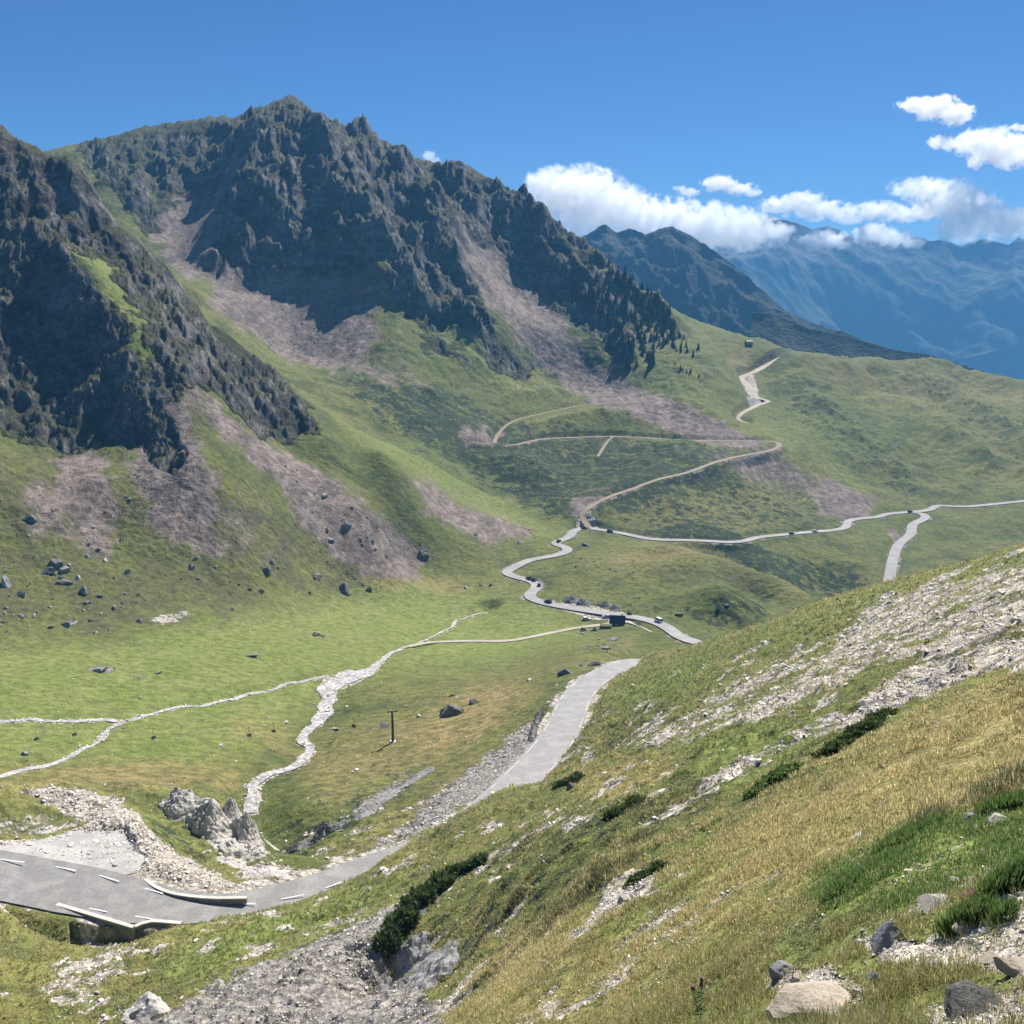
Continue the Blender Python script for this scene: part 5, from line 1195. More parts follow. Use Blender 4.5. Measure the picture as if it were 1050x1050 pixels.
# edge lines on the upper stretch
RA = LINE['road_a']; d_ = np.gradient(RA[:, :2], axis=0); d_ /= np.linalg.norm(d_, axis=1)[:, None]; nr_ = np.c_[-d_[:, 1], d_[:, 0]]
prj = proj(RA[:, 0], RA[:, 1], RA[:, 2])
for side in (-1, 1):
    for i in range(len(RA) - 1):
        if (side == -1 and (i // 3) % 2 == 0) or i % 7 == 3: continue
        if not (500 < prj[0][i] < 660 and prj[1][i] < 812): continue
        if side == 1 and (i // 2) % 3 == 2: continue
        q0 = RA[i, :2] + nr_[i] * side * (HWA[i] - .55); q1 = RA[i + 1, :2] + nr_[i + 1] * side * (HWA[i + 1] - .55); k_ = len(V)
        n0 = nr_[i] * .055; n1 = nr_[i + 1] * .055
        V += [(*(q0 - n0), RA[i, 2] + .07), (*(q0 + n0), RA[i, 2] + .07), (*(q1 + n1), RA[i + 1, 2] + .07), (*(q1 - n1), RA[i + 1, 2] + .07)]; Fq.append((k_, k_ + 1, k_ + 2, k_ + 3))
lm = mesh_obj('lane_marking', [tuple(v) for v in V], Fq, paint, bpy.data.objects['road'], smooth=False)

# ------------------------------------------------------------------ the hut and the far cabin
roofm = plain_material('dark slate roof', (.060, .064, .072), .6, .25, 1.5, .4, .05)
wallm = plain_material('hut stone wall', (.42, .40, .37), .9, .25, 1.4, .5, .08)
limem = plain_material('lime washed chimney', (.66, .65, .62), .9, .1, 2)
woodm = plain_material('dark timber', (.085, .065, .048), .8, .25, 3)
olivem = plain_material('olive tarpaulin', (.13, .125, .065), .8, .15, 2)
glassm = plain_material('dark window glass', (.03, .035, .04), .15, .1, 2)
def hut(name, loc, w, d, hw_, hr, rot, lab, chimney=True):
    root = empty(name, loc, rot); tag(root, lab, 'hut')
    MB().box(0, 0, hw_ / 2 - .6, w, d, hw_ + 1.2).build('wall', wallm, root)
    o = .35
    MB().prism([(-d / 2 - o, hw_ - .12), (0, hw_ + hr), (d / 2 + o, hw_ - .12), (d / 2 + o, hw_ + .1), (0, hw_ + hr + .22), (-d / 2 - o, hw_ + .1)], -w / 2 - o, w / 2 + o).build('roof', roofm, root)
    MB().prism([(-d / 2 + .05, hw_ - .1), (d / 2 - .05, hw_ - .1), (0, hw_ + hr - .05)], -w / 2, w / 2).build('gable', wallm, root)
    if chimney: MB().box(w * .32, .3, hw_ + hr + .35, .8, .8, 1.6).box(w * .32, .3, hw_ + hr + 1.2, 1.0, 1.0, .18).build('chimney', limem, root)
    MB().box(-w * .2, -d / 2 - .03, 1.0, 1.0, .1, 2.0).build('door', woodm, root)
    for x in (.12, .36): MB().box(w * x, -d / 2 - .03, 1.35, .8, .1, .9).build('window', glassm, root)
    return root
p = hit(633, 642, 330, 560); m_ = ppm(p)
hut('mountain_hut', p, 14.5 * m_, 10 * m_, 3.6 * m_, 6.8 * m_, math.radians(-8), 'dark slate-roofed hut beside the gravel car park in the valley')
p = hit(621, 645, 330, 560)
sh = empty('shelter', p, math.radians(-8)); tag(sh, 'low olive-covered shelter on the left side of the hut', 'shelter')
MB().prism([(-2.0, 0), (2.0, 0), (1.9, 1.5), (0.6, 2.1), (-1.7, 1.7)], -2.6, 2.6).build('cover', olivem, sh)
MB().box(0, -2.05, .7, 1.2, .08, 1.4).build('door', woodm, sh)
p = hit(768, 353, 1000, 1250)
hut('mountain_cabin', p, 7, 5, 1.8, 1.2, .15, 'small dark cabin on the grassy pass under the ridge', chimney=False)
crag('earth_bank', [(597, 647, 330), (607, 648, 330), (614, 647, 330)], 1.2, 1.2, 'dark earth bank left of the olive-covered shelter', 14, rk_dark, 40, 'earth bank')

# ------------------------------------------------------------------ cars
tyre = plain_material('tyre rubber', (.03, .03, .03), .8, .1, 5); chrome = plain_material('headlamp glass', (.6, .6, .6), .2, .05, 5)
def car_parts(root, body_mat, van=False):
    L_, Wd, Hb = (4.9, 1.9, 1.1) if van else (4.3, 1.78, .82)
    base = .28
    if van: prof = [(-2.45, base), (2.45, base), (2.45, 1.0), (1.9, 1.15), (-2.45, 1.15)]
    else: prof = [(-2.15, base + .05), (2.15, base), (2.15, .70), (1.9, .82), (-2.05, .92), (-2.15, .8)]
    MB().prism(prof, -Wd / 2, Wd / 2, 'y').build('body', body_mat, root, bevel=.06)
    if van: cab = [(-2.42, 1.14), (1.9, 1.14), (1.3, 2.05), (-2.38, 2.1)]
    else: cab = [(-1.85, .90), (1.05, .84), (.35, 1.42), (-1.3, 1.46)]
    MB().prism(cab, -Wd / 2 + .1, Wd / 2 - .1, 'y').build('windows', glassm, root, bevel=.04)
    rf = [(-2.4, 2.08), (1.28, 2.03), (1.2, 2.12), (-2.36, 2.17)] if van else [(-1.34, 1.44), (.38, 1.40), (.3, 1.47), (-1.28, 1.51)]
    MB().prism(rf, -Wd / 2 + .08, Wd / 2 - .08, 'y').build('roof', body_mat, root)
    for x in (-1.35, 1.35):
        for y in (-Wd / 2 + .1, Wd / 2 - .1): MB().tube((x, y - .11, .32), (x, y + .11, .32), .32, n=14).build('wheel', tyre, root)
    for y in (-.6, .6): MB().box(2.13 if not van else 2.44, y, .66, .06, .34, .16).build('headlight', chrome, root)
CARC = {'white': (.75, .75, .74), 'silver': (.42, .43, .45), 'black': (.035, .036, .04), 'dark grey': (.09, .092, .1)}
CARM = {k_: plain_material(k_ + ' car paint', v_, .3, .04, .5) for k_, v_ in CARC.items()}
CARS = [(601, 636, 'white', 'white car with dark windows parked on the grass left of the hut', 0.15), (622, 634, 'silver', 'silver car parked directly behind the hut', 2.9),
        (670, 646, 'white', 'white van driving on the bend right of the hut', 1.0), (560, 617, 'black', 'black car on the road at the left end of the gravel car park', 2.7),
        (551, 602, 'dark grey', 'dark grey car in the tight bend above the car park', 1.9), (545, 597.5, 'black', 'black car just above the tight bend', 1.8), (541, 595, 'black', 'black car leading, highest of the close trio in the bends', 1.9),
        (596, 541.5, 'black', 'black car at the road junction where the track begins', 0.2), (570, 555.5, 'black', 'black car on the straight below the road junction', .6), (625, 544.8, 'dark grey', 'dark grey car on the road just right of the junction', .05),
        (810, 547.8, 'dark grey', 'dark grey car on the long far road above the ravine', .1), (836, 545, 'white', 'white car on the long far road ahead of the dark grey one', .1), (931, 525.2, 'black', 'black car at the fork of the far road', .05), (601, 560, 'silver', 'silver car', 0)][:13]
AL = np.vstack([LINE['road_b'], LINE['road_c']])
PROTO = {}
for px, py, cl, lab, rot in CARS:
    pp_ = proj(AL[:, 0], AL[:, 1], AL[:, 2]); dd = np.hypot(pp_[0] - px, pp_[1] - py); i = int(np.argmin(dd))
    van = 'van' in lab
    if dd[i] < 4 or van:
        q_ = AL[i]; a, b = AL[max(i - 1, 0)], AL[min(i + 1, len(AL) - 1)]; loc = Vector((q_[0], q_[1], q_[2] + .09)); rot = math.atan2(b[1] - a[1], b[0] - a[0])
        off = Vector((-math.sin(rot), math.cos(rot), 0)) * 1.3; loc = loc - off
    else: loc = hit(px, py, 330, 640) + Vector((0, 0, .05))
    key = (cl, van)
    if key in PROTO: r = dup(PROTO[key], loc, rot)
    else:
        r = empty('parked_car' if dd[i] >= 4 else ('van' if van else 'car'), loc, rot); car_parts(r, CARM[cl], van); PROTO[key] = r
    r.scale = (.92,) * 3 if van else (1.0,) * 3
    r.name = 'van' if van else 'car'
    tag(r, lab, 'van' if van else 'car')

# ------------------------------------------------------------------ chairlift
steel = plain_material('dark galvanised steel', (.075, .08, .08), .5, .15, 2)
seatm = plain_material('grey chair slats', (.11, .105, .095), .7, .1, 3)
tb = hit(403, 761.5, 180, 330); m_ = ppm(tb)
lt = empty('lift_tower', tb, math.radians(8)); tag(lt, 'dark chairlift tower standing alone on the lower meadow', 'lift tower')
hT = 33 * m_
MB().tube((0, 0, -.6), (0, 0, hT), (.36), .28, 14).build('mast', steel, lt, True)
MB().box(0, 0, hT - .25, 2.7, .22, .25).build('crossarm', steel, lt)
for x in (-1.2, 1.2):
    sv = MB()
    for y in (-.8, -.27, .27, .8): sv.tube((x - .05, y, hT + .1), (x + .05, y, hT + .1), .2, n=12)
    sv.box(x, 0, hT + .02, .08, 2.0, .1).build('sheave_assembly', steel, lt)
MB().box(0, 0, -.1, 1.5, 1.5, .7).build('footing', conc, lt)
CAB = {}
cth = math.radians(8)
for side, lst, lab in ((-1, [(-90, 752, 235), (37, 748, 250), (157, 747.5, 263), (255, 745.5, 266), (344, 740, 262)], 'rear'), (1, [(-90, 747, 247), (76, 744, 262), (186, 744, 272), (280, 741.5, 272), (362, 736, 266)], 'front')):
    end = tb + Vector((math.cos(cth) * 1.2 * side, math.sin(cth) * 1.2 * side, hT + .32))
    pts = [Vector(P(*q_)) for q_ in lst] + [end]
    far_e = Vector(P(430 + 15 * side, 722, 300)); pts.append(far_e)
    CAB[side] = pts
    cv = bpy.data.curves.new('haul_rope', 'CURVE'); cv.dimensions = '3D'; s_ = cv.splines.new('POLY'); s_.points.add(len(pts) - 1)
    for q_, v in zip(s_.points, pts): q_.co = (*(v - pts[0]), 1)
    cv.bevel_depth = .012; cv.bevel_resolution = 1; cv.materials.append(steel)
    me_o = bpy.data.objects.new('haul_rope', cv); COL.objects.link(me_o); me_o.location = pts[0]
    dg = bpy.context.evaluated_depsgraph_get(); me = bpy.data.meshes.new_from_object(me_o.evaluated_get(dg)); bpy.data.objects.remove(me_o)
    ro = bpy.data.objects.new('haul_rope', me); COL.objects.link(ro); ro.location = pts[0]
    tag(ro, 'thin steel chairlift rope on the %s side of the tower' % ('left' if side == -1 else 'right'), 'rope')
chair0 = None
CHL = {(-1, 1): 'chairlift chair nearest the left edge over the meadow', (-1, 2): 'chairlift chair over the meadow below the small stream fork', (-1, 3): 'chairlift chair left of the stream near its dry yellow bank', (-1, 4): 'chairlift chair just right of the winding stream',
       (1, 1): 'chairlift chair second from the left edge over the meadow', (1, 2): 'chairlift chair midway along the upper rope over the meadow', (1, 3): 'chairlift chair closest to the left bank of the stream', (1, 4): 'chairlift chair hanging nearest the tower over the meadow'}
for side in (-1, 1):
    for i in range(1, 5):
        q_ = CAB[side][i]; d = CAB[side][i + 1] - CAB[side][i - 1]; rot = math.atan2(d.y, d.x)
        if chair0 is None:
            chair0 = c_ = empty('chairlift_chair', q_, rot)
            MB().box(0, 0, .02, .35, .07, .12).tube((0, 0, 0), (0, .28, -.4), .05).tube((0, .28, -.4), (0, .28, -2.2), .05).tube((-.55, .28, -2.2), (.55, .28, -2.2), .045).build('hanger', steel, c_)
            MB().box(0, .05, -2.75, 1.15, .5, .06).build('seat', seatm, c_)
            MB().box(0, .30, -2.42, 1.15, .06, .5).build('backrest', seatm, c_)
            fm = MB()
            for x in (-.57, .57): fm.tube((x, .3, -2.2), (x, .3, -2.78), .035).tube((x, .3, -2.78), (x, -.22, -2.78), .035)
            fm.build('frame', steel, c_)
        else: c_ = dup(chair0, q_, rot)
        tag(c_, CHL[(side, i)], 'chair', 'chairs of the chairlift')
# ------------------------------------------------------------------ conifers on the ridge
need = N('conifer needles'); _n = need.noise(2.0, 4, .7); _m = need.noise(.25, 3, .6, off=4)
need.done(need.scale(need.mix(need.ramp(_m, .3, .7), (.022, .036, .020), (.038, .056, .026)), need.ramp(_n, .3, .7, .6, 1.3))); need = need.m
bark = plain_material('grey brown bark', (.10, .08, .06), .9, .25, 4)
def conifer_mesh(seed, whorls=11, leafy=7):
    rnd = random.Random(seed); V = []; Fc = []; mi = []
    n = 6
    for z, r in ((-.05, .022), (.95, .005)):
        for k_ in range(n): V.append((math.cos(k_ / n * 2 * math.pi) * r, math.sin(k_ / n * 2 * math.pi) * r, z))
    for k_ in range(n): Fc.append((k_, (k_ + 1) % n, n + (k_ + 1) % n, n + k_)); mi.append(1)
    for w in range(whorls):
        f = w / (whorls - 1); z = .10 + .86 * f; L = (.25 * (1 - f) ** .8 + .015) * rnd.uniform(.8, 1.15)
        for k_ in range(leafy):
            if rnd.random() < .10: continue
            a = 2 * math.pi * (k_ + rnd.random()) / leafy; l_ = L * rnd.uniform(.65, 1.15); dr = l_ * rnd.uniform(.25, .6); wd_ = l_ * .36
            i = len(V); ca_, sa_ = math.cos(a), math.sin(a)
            V += [(0, 0, z + .02), (ca_ * l_ * .55 - sa_ * wd_, sa_ * l_ * .55 + ca_ * wd_, z - dr * .5), (ca_ * l_, sa_ * l_, z - dr), (ca_ * l_ * .55 + sa_ * wd_, sa_ * l_ * .55 - ca_ * wd_, z - dr * .5), (ca_ * l_ * .5, sa_ * l_ * .5, z - dr * .1 + .03)]
            Fc += [(i, i + 1, i + 4), (i + 1, i + 2, i + 4), (i + 2, i + 3, i + 4), (i + 3, i, i + 4)]; mi += [0] * 4
    me = bpy.data.meshes.new('conifer'); me.from_pydata(V, [], Fc); me.update(); me.materials.append(need); me.materials.append(bark)
    me.polygons.foreach_set('material_index', mi); return me
CON = [conifer_mesh(k_, 9 + k_ % 3 * 2, 6 + k_ % 3) for k_ in range(6)]
def forest(poly, n, hmin, hmax, label, group, r0, r1, seed, clump=0.0):
    rnd = random.Random(seed); poly = np.array(poly, float); lo = poly.min(0); hi = poly.max(0); k_ = 0; tr = 0
    while k_ < n and tr < n * 60:
        tr += 1; px = rnd.uniform(lo[0], hi[0]); py = rnd.uniform(lo[1], hi[1])
        idx, m = poly_mask(np.array([px]), np.array([py]), poly, .5)
        if m is None or m[0] < .5: continue
        p = hit(px, py, r0, r1)
        hgt = rnd.uniform(hmin, hmax)
        o = place('conifer_tree', CON[rnd.randrange(6)], p - Vector((0, 0, .3)), (rnd.uniform(-.05, .05), rnd.uniform(-.05, .05), rnd.uniform(0, 6)), (hgt * rnd.uniform(.8, 1.15), hgt * rnd.uniform(.8, 1.15), hgt))
        tag(o, label, 'tree', group); k_ += 1
forest([(575,262),(600,270),(625,300),(600,318),(575,300)], 26, 8, 12, 'one of the dark conifers on the upper end of the shaded rib', 'conifers on the upper end of the shaded rib', 950, 1350, 1)
forest([(600,300),(625,296),(660,312),(692,336),(690,350),(680,358),(668,380),(655,372),(640,352),(618,340)], 130, 8, 13, 'one of the dark conifers crowding the shaded face of the wooded rib', 'conifers crowding the shaded face of the wooded rib', 950, 1300, 2)
forest([(618,350),(640,348),(655,375),(652,386),(630,372)], 32, 7, 11, 'one of the conifers on the lower knob of the wooded rib', 'conifers on the lower knob of the wooded rib', 900, 1150, 3)
forest([(622,268),(650,285),(690,320),(700,335),(690,334),(650,308),(620,284)], 46, 8, 12, 'one of the conifers along the lit crest of the wooded rib', 'conifers along the crest of the wooded rib', 1000, 1400, 4)
forest([(676,340),(700,345),(722,362),(716,368),(690,362),(680,352)], 22, 5, 8, 'one of the conifers thinning out right of the wooded rib', 'conifers thinning out right of the wooded rib', 950, 1250, 5)
forest([(455,296),(475,305),(500,325),(508,334),(490,336),(465,318)], 20, 5, 8, 'one of the conifers scattered left of the long scree fan', 'conifers left of the long scree fan', 820, 1150, 6)
forest([(690,372),(705,380),(722,388),(700,385)], 8, 4, 6, 'one of the few low conifers below the rib above the track', 'low conifers below the rib above the track', 880, 1150, 7)

# ------------------------------------------------------------------ junipers and tussocks on the near slope: many small sprays through the whole volume
def leaf_material(name, a, b, c_, trans=.25):
    g = N(name); at = g.add('ShaderNodeAttribute', attribute_name='tint')
    col = g.mix(at.outputs['Fac'], a, b); col = g.mix(g.ramp(at.outputs['Fac'], .8, 1.0), col, c_)
    g.done(col, None, .75)
    tr = g.add('ShaderNodeBsdfTranslucent'); g.l.new(col, tr.inputs[0]); mx = g.add('ShaderNodeMixShader'); mx.inputs[0].default_value = trans
    g.l.new(g.b.outputs[0], mx.inputs[1]); g.l.new(tr.outputs[0], mx.inputs[2]); g.l.new(mx.outputs[0], g.out.inputs['Surface']); return g.m
junim = leaf_material('juniper sprays', (.065, .105, .036), (.150, .205, .068), (.24, .26, .10))
tussm = leaf_material('green tussock blades', (.075, .140, .040), (.150, .235, .065), (.26, .28, .11), .5)
stemm = plain_material('woody stem', (.12, .09, .06), .9, .2, 6)
def bush(name, blobs, n, lab, cat, mat, leaf, seed, rmin=2.0, up=.25, group=None, wid=1.0):
    """blobs: (px, py, width px, height px, distance hint) of the photo, each a mound of sprays on the ground"""
    rng = np.random.default_rng(seed); c0 = None; V = []; T = []; tot = sum(b[2] * b[3] for b in blobs); st = MB()
    for px, py, w, hh in blobs:
        p = hit(px, py, rmin); m_ = ppm(p)
        if c0 is None: c0 = p
        k_ = int(n * w * hh / tot); a, c_ = w * m_ / 2, hh * m_ * (.62 if cat == 'bush' else 1)
        d = rng.normal(size=(k_, 3)); d /= np.linalg.norm(d, axis=1)[:, None]; d[:, 2] = np.abs(d[:, 2])
        rad = rng.uniform(.35, 1.0, k_) ** .5 * (1 + .30 * np.sin(d[:, 0] * 9 + seed) * np.cos(d[:, 1] * 8 + seed) + .12 * np.sin(d[:, 0] * 23) * np.cos(d[:, 2] * 19))
        pos = d * rad[:, None] * np.array([a, a * .85, c_ * .85])
        gx = p.x + pos[:, 0]; gy = p.y + pos[:, 1]
        gz = np.array([ground_z(x_, y_) for x_, y_ in zip(gx, gy)])
        base = np.stack([gx - c0.x, gy - c0.y, np.maximum(gz, p.z - a) + pos[:, 2] - c0.z], 1)
        L_ = leaf * m_ * rng.uniform(.6, 1.3, k_)[:, None]
        dirn = d * .7 + np.array([0, 0, up]) + rng.normal(size=(k_, 3)) * .35; dirn /= np.linalg.norm(dirn, axis=1)[:, None]
        sidev = np.cross(dirn, rng.normal(size=(k_, 3))); sidev /= np.linalg.norm(sidev, axis=1)[:, None] + 1e-6
        q0 = base - sidev * L_ * .22 * wid; q1 = base + sidev * L_ * .22 * wid; q2 = base + dirn * L_ * .6 + sidev * L_ * .2 * wid; q3 = base + dirn * L_ * 1.1 ; q4 = base + dirn * L_ * .6 - sidev * L_ * .2 * wid
        V.append(np.stack([q0, q1, q2, q3, q3, q4], 1)); T.append(np.repeat(rng.random(k_), 6))
        for s_ in range(5):
            e = Vector((rng.normal() * a * .5, rng.normal() * a * .5, c_ * .5)); st.tube(p - c0 - Vector((0, 0, .05)), p - c0 + e, .012 * w * m_ / .5 * .3 + .004, .003, 5)
    V = np.concatenate(V).reshape(-1, 3); nl = len(V) // 6; i = np.arange(nl) * 6
    Fc = np.concatenate([np.stack([i, i + 1, i + 2, i + 3], 1), np.stack([i, i + 3, i + 4, i + 5], 1)])
    root = empty(name, c0); tag(root, lab, cat, group)
    mesh_obj('foliage', V, Fc, mat, root, smooth=False, attrs={'tint': np.concatenate(T)})
    st.build('stem', stemm, root)
    return root
Q = max(.4, QUAL)
bush('juniper_bush', [(398, 968, 26, 20), (412, 948, 32, 26), (428, 930, 34, 26), (446, 912, 34, 22), (466, 898, 32, 18), (486, 889, 24, 14)], int(9000 * Q), 'long dark juniper thicket along the lip of the grey gully', 'bush', junim, 4.2, 1, 25)
bush('juniper_bush', [(858, 772, 36, 18), (880, 758, 40, 24), (898, 742, 30, 16)], int(5000 * Q), 'dark juniper bush beside the gravel streak on the right slope', 'bush', junim, 4.2, 2, 8)
bush('juniper_bush', [(790, 806, 34, 16), (806, 796, 26, 14), (775, 815, 20, 8)], int(2600 * Q), 'grey-green low bush at the lower end of the gravel streak', 'bush', tussm, 4.5, 3, 8)
bush('juniper_bush', [(630, 838, 22, 10), (648, 828, 24, 12)], int(1800 * Q), 'dark low bush on the slope below the near road bend', 'bush', junim, 3.6, 4, 30)
bush('juniper_bush', [(586, 803, 20, 12), (575, 806, 14, 8)], int(1200 * Q), 'dark bush added as shade under the edge where the near road vanishes', 'bush', junim, 3.2, 5, 80)  # added bush, darkens the shadowed hollow below the overhang
bush('juniper_bush', [(655, 905, 24, 9), (672, 893, 22, 10)], int(1500 * Q), 'dark low bush above the bare patch in the dry slope', 'bush', junim, 3.6, 6, 10)
bush('grass_tussock', [(985, 952, 34, 18), (1003, 945, 26, 15)], int(2600 * Q), 'bright green grass tussock between the white stone and the gravel', 'tussock', tussm, 11, 7, 2, 1.6, wid=.16)
bush('grass_tussock', [(1030, 912, 40, 17), (1046, 905, 30, 17)], int(2600 * Q), 'dark green tussock at the right edge above the gravel', 'tussock', tussm, 11, 8, 2, 1.5, wid=.16)
bush('grass_tussock', [(1020, 832, 30, 9), (1042, 826, 26, 9)], int(1600 * Q), 'dark tussock at the right edge behind the low grey stone', 'tussock', tussm, 8, 9, 3, 1.4, wid=.18)
bush('grass_tussock', [(1028, 945, 22, 14)], int(700 * Q), 'small green tussock growing in the gravel near the right edge', 'tussock', tussm, 9, 10, 2, 1.5, wid=.16)
bush('grass_tussock', [(905, 890, 46, 9), (880, 905, 34, 8), (860, 920, 30, 7)], int(3200 * Q), 'broad deep green tussock above the angular blue-grey stone', 'tussock', tussm, 8, 11, 3, 1.4, wid=.18)
bush('grass_tussock', [(940, 858, 44, 9), (915, 868, 34, 8)], int(2600 * Q), 'broad deep green tussock below the dry grass', 'tussock', tussm, 8, 12, 3, 1.4, wid=.18)
# flowering stalk at the bottom edge
p = hit(718, 1046, 3); m_ = ppm(p)
th_ = empty('thistle_plant', p); tag(th_, 'small dark leafy flower stalk in the dry grass at the bottom edge', 'plant')
stp = MB(); lv = MB(); hd = MB(); rnd = random.Random(3)
for k_ in range(4):
    a = rnd.uniform(0, 6); l_ = (24 + 10 * rnd.random()) * m_; e = Vector((math.cos(a) * .25 * l_, math.sin(a) * .25 * l_, l_)); stp.tube((0, 0, -.03), e, .004, .0025, 6)
    for j in range(7):
        b = e * (.2 + .1 * j); t = rnd.uniform(0, 6); q_ = Vector((math.cos(t), math.sin(t), .4)) * 6 * m_; s_ = q_.cross(Vector((0, 0, 1))).normalized() * 1.4 * m_; i = len(lv.v)
        lv.v += [tuple(b), tuple(b + q_ * .5 + s_), tuple(b + q_), tuple(b + q_ * .5 - s_)]; lv.f.append((i, i + 1, i + 2, i + 3))
    hd.tube(e, e + Vector((0, 0, 3.2 * m_)), 2.0 * m_, 1.2 * m_, 8)
stp.build('stalk', stemm, th_); lv.build('leaves', junim, th_); hd.build('flower_head', plain_material('faded flower head', (.14, .09, .10), .8, .2, 20), th_)

# ------------------------------------------------------------------ grass cover and rubble of the near hillside
rng = np.random.default_rng(11)
grassm = N('grass blades'); _at = grassm.add('ShaderNodeAttribute', attribute_name='blade')
grassm.done(_at.outputs['Color'], None, .7)
_tr = grassm.add('ShaderNodeBsdfTranslucent'); grassm.l.new(_at.outputs['Color'], _tr.inputs[0]); _mx = grassm.add('ShaderNodeMixShader'); _mx.inputs[0].default_value = .5
grassm.l.new(grassm.b.outputs[0], _mx.inputs[1]); grassm.l.new(_tr.outputs[0], _mx.inputs[2]); grassm.l.new(_mx.outputs[0], grassm.out.inputs['Surface']); grassm = grassm.m
_Lg = LL
jj = np.arange(NROW - 1)
vis = np.zeros((NCOL, NROW), bool)
_tt = ZG / np.exp(LL)
run = np.maximum.accumulate(_tt, axis=1)
vis[:, :-1] = (_tt[:, :-1] >= run[:, :-1] - 0.004)
RB = np.interp(PX, [-100, 150, 240, 262, 330, 385, 500, 560, 600, 640, 690, 1150], [160, 160, 165, 140, 132, 148, 195, 215, 240, 275, 300, 310])
okv = vis.ravel() & (R_ < RB) & (R_ > 3.2) & (PX > -40) & (PX < 1090) & (PY < 1120)
road_d = np.full(len(X), 99.0)
idx, d, z, s = nearest(LINE['road_a'], 1, 14); hwv = np.interp(s, np.arange(len(HWA)), HWA); road_d[idx] = d - hwv
okv &= road_d > 1.0
cand = np.nonzero(okv)[0]
barev = np.clip(MK[2] + MK[3], 0, 1)
cn = fbm(X[cand] / 1.1, Y[cand] / 1.1, 3, 201); cn2 = fbm(X[cand] / 5, Y[cand] / 5, 3, 211); cnh = fbm(X[cand] / 2.6, Y[cand] / 2.6, 3, 241); cnb = fbm(X[cand] / 22, Y[cand] / 22, 3, 221)
wgt = np.clip(1.0 - 1.1 * barev[cand], 0.05, 1) * np.clip(.45 + 1.7 * cn + .8 * cn2, .04, 1.5)
nT = int(95000 * QUAL ** 2)
pick = rng.choice(len(cand), nT, replace=True, p=wgt / wgt.sum())
ci = cand[pick]
NB = 8
jit = lambda s_: rng.normal(size=len(ci)) * s_
r_t = R_[ci]; gx = X[ci] + jit(1) * r_t * .0006; gy = Y[ci] + jit(1) * r_t * .0012; gz0 = Z[ci]
dry = np.clip(MK[4][ci] * .55 + 1.1 * cn2[pick] + .6 * cnb[pick] + .38 - .8 * MK[6][ci] + rng.normal(size=len(ci)) * .16, 0, 1); lush = np.clip(MK[6][ci] + .2 * cn[pick], 0, 1)
hgt = np.clip(.06 + .15 * (cn[pick] + .4) + .05 * dry, .03, .32) * rng.uniform(.6, 1.3, len(ci))
hgt = hgt * (1 + .8 * np.clip((cn2[pick] * .7 + cnh[pick] * .8 + .55 * MK[5][ci] - .36) * 6, 0, 1))
hgt = np.maximum(hgt, r_t * .0027 * rng.uniform(.6, 1.3, len(ci))) * np.where(r_t < 20, .68, .9)
B = np.repeat(np.arange(len(ci)), NB); nB = len(B)
ang = rng.uniform(0, 2 * math.pi, nB); lean = np.abs(rng.normal(size=nB)) * .35 + .12
hb = hgt[B] * rng.uniform(.5, 1.15, nB); spread = hgt[B] * .35
bx = gx[B] + rng.normal(size=nB) * spread; by = gy[B] + rng.normal(size=nB) * spread; bz = gz0[B] - hb * .12
wd_ = np.maximum(.0022, r_t[B] * .00034) * rng.uniform(.7, 1.3, nB)
dx, dy = np.cos(ang), np.sin(ang); wxv, wyv = -dy, dx
def vtx(h_, out, w_): return np.stack([bx + dx * out + wxv * w_, by + dy * out + wyv * w_, bz + h_], 1)
V = np.stack([vtx(0, 0, wd_), vtx(0, 0, -wd_), vtx(hb * .55, hb * lean * .45, wd_ * .8), vtx(hb * .55, hb * lean * .45, -wd_ * .8), vtx(hb * rng.uniform(.75, 1, nB), hb * lean * 1.3, 0)], 1).reshape(-1, 3)
i5 = np.arange(nB) * 5
Ft = np.concatenate([np.stack([i5, i5 + 1, i5 + 3], 1), np.stack([i5, i5 + 3, i5 + 2], 1), np.stack([i5 + 2, i5 + 3, i5 + 4], 1)])
cG = np.array([.275, .272, .100]); cL = np.array([.110, .215, .048]); cD = np.array([.620, .530, .270]); cH = np.array([.115, .130, .055]); cS = np.array([.55, .46, .28])
db = np.clip(dry[B] + rng.normal(size=nB) * .32, 0, 1)[:, None]; lb = np.clip(lush[B] + rng.normal(size=nB) * .12, 0, 1)[:, None]
cb = cG * (1 - lb) + cL * lb; cb = cb * (1 - db) + cD * db
hth = np.clip((cn2[pick] * .7 + cnh[pick] * .8 + .55 * MK[5][ci] - .36) * 6, 0, 1)[B][:, None] * (rng.random(nB) < .8)[:, None]; cb = cb * (1 - hth) + cH * hth
straw = (rng.random(nB) < .07 + .06 * db[:, 0])[:, None]; cb = np.where(straw, cS, cb) * rng.uniform(.80, 1.40, nB)[:, None]
cb = np.repeat(np.c_[cb, np.ones(nB)], 5, 0)
g_o = mesh_obj('grass', V, Ft, grassm, smooth=True, attrs={'blade': cb}); g_o['kind'] = 'stuff'
del V, Ft, cb

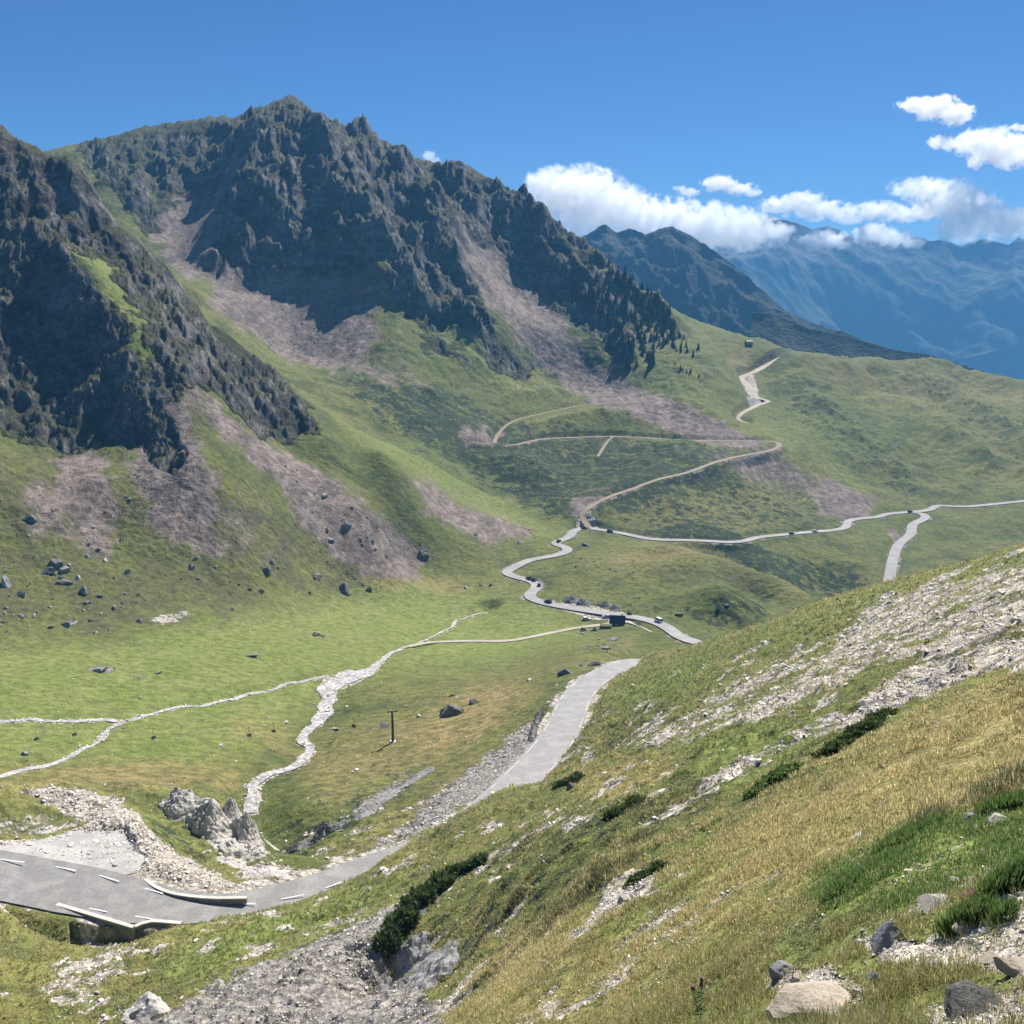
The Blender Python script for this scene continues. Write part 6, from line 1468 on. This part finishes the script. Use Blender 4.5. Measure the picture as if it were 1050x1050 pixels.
# rubble: loose stones on the bare ground
stm = N('loose limestone'); _at = stm.add('ShaderNodeAttribute', attribute_name='tint'); _nz = stm.noise(3.0, 5, .7)
stm.done(stm.scale(stm.mix(_at.outputs['Fac'], (.34, .31, .27), (.78, .72, .64)), stm.ramp(_nz, .3, .7, .75, 1.2)), stm.bump(_nz, .6, .05)); stm = stm.m
octv = np.array([(1, 0, 0), (0, 1, 0), (-1, 0, 0), (0, -1, 0), (.3, .2, .75), (-.2, -.1, -.6)]); octf = np.array([(0, 1, 4), (1, 2, 4), (2, 3, 4), (3, 0, 4), (1, 0, 5), (2, 1, 5), (3, 2, 5), (0, 3, 5)])
cubev = np.array([(-1, -1, -.6), (1, -.8, -.6), (.9, 1, -.6), (-.8, .9, -.6), (-.8, -.7, .6), (.7, -.8, .5), (.8, .6, .65), (-.6, .8, .5)]); cubef = np.array([(0, 2, 1), (0, 3, 2), (4, 5, 6), (4, 6, 7), (0, 1, 5), (0, 5, 4), (1, 2, 6), (1, 6, 5), (2, 3, 7), (2, 7, 6), (3, 0, 4), (3, 4, 7)])
okr = vis.ravel() & (R_ < 330) & (R_ > 3.0) & (PX > -40) & (PX < 1090) & (PY < 1100) & (road_d > 1.5)
cand = np.nonzero(okr)[0]; cnr = fbm(X[cand] / 2.5, Y[cand] / 2.5, 3, 231)
wgt = np.clip(barev[cand] - .25 + .5 * cnr, 0.0, 1) ** 1.5 + .010
nS = int(36000 * QUAL ** 2)
pick = rng.choice(len(cand), nS, p=wgt / wgt.sum()); ci = cand[pick]
rs = R_[ci]; size = np.maximum(.006, rs * .00075) * (1 + rng.pareto(2.6, nS).clip(0, 4.0)) * np.where(MK[3][ci] > .5, .62, .9)
rot = rng.normal(size=(nS, 3, 3)); q_, _r = np.linalg.qr(rot)
sc3 = rng.uniform(.6, 1.3, (nS, 1, 3))
pv_ = np.einsum('nij,vj->nvi', q_, cubev) ; pv_ = pv_ * (1 + rng.normal(size=(nS, 8, 1)) * .13) * np.array([1, 1, .72]) * sc3 * size[:, None, None] * .72
ctr = np.stack([X[ci] + rng.normal(size=nS) * rs * .0008, Y[ci] + rng.normal(size=nS) * rs * .0012, Z[ci] + size * .22], 1)
V = (pv_ + ctr[:, None]).reshape(-1, 3); Ft = (cubef[None] + (np.arange(nS) * 8)[:, None, None]).reshape(-1, 3)
ti = np.clip(rng.normal(.5, .28, nS) + .25 * MK[2][ci] - .05 * MK[3][ci], 0, 1)
ru = mesh_obj('rubble', V, Ft, stm, smooth=False, attrs={'tint': np.repeat(ti, 8)}); ru['kind'] = 'stuff'
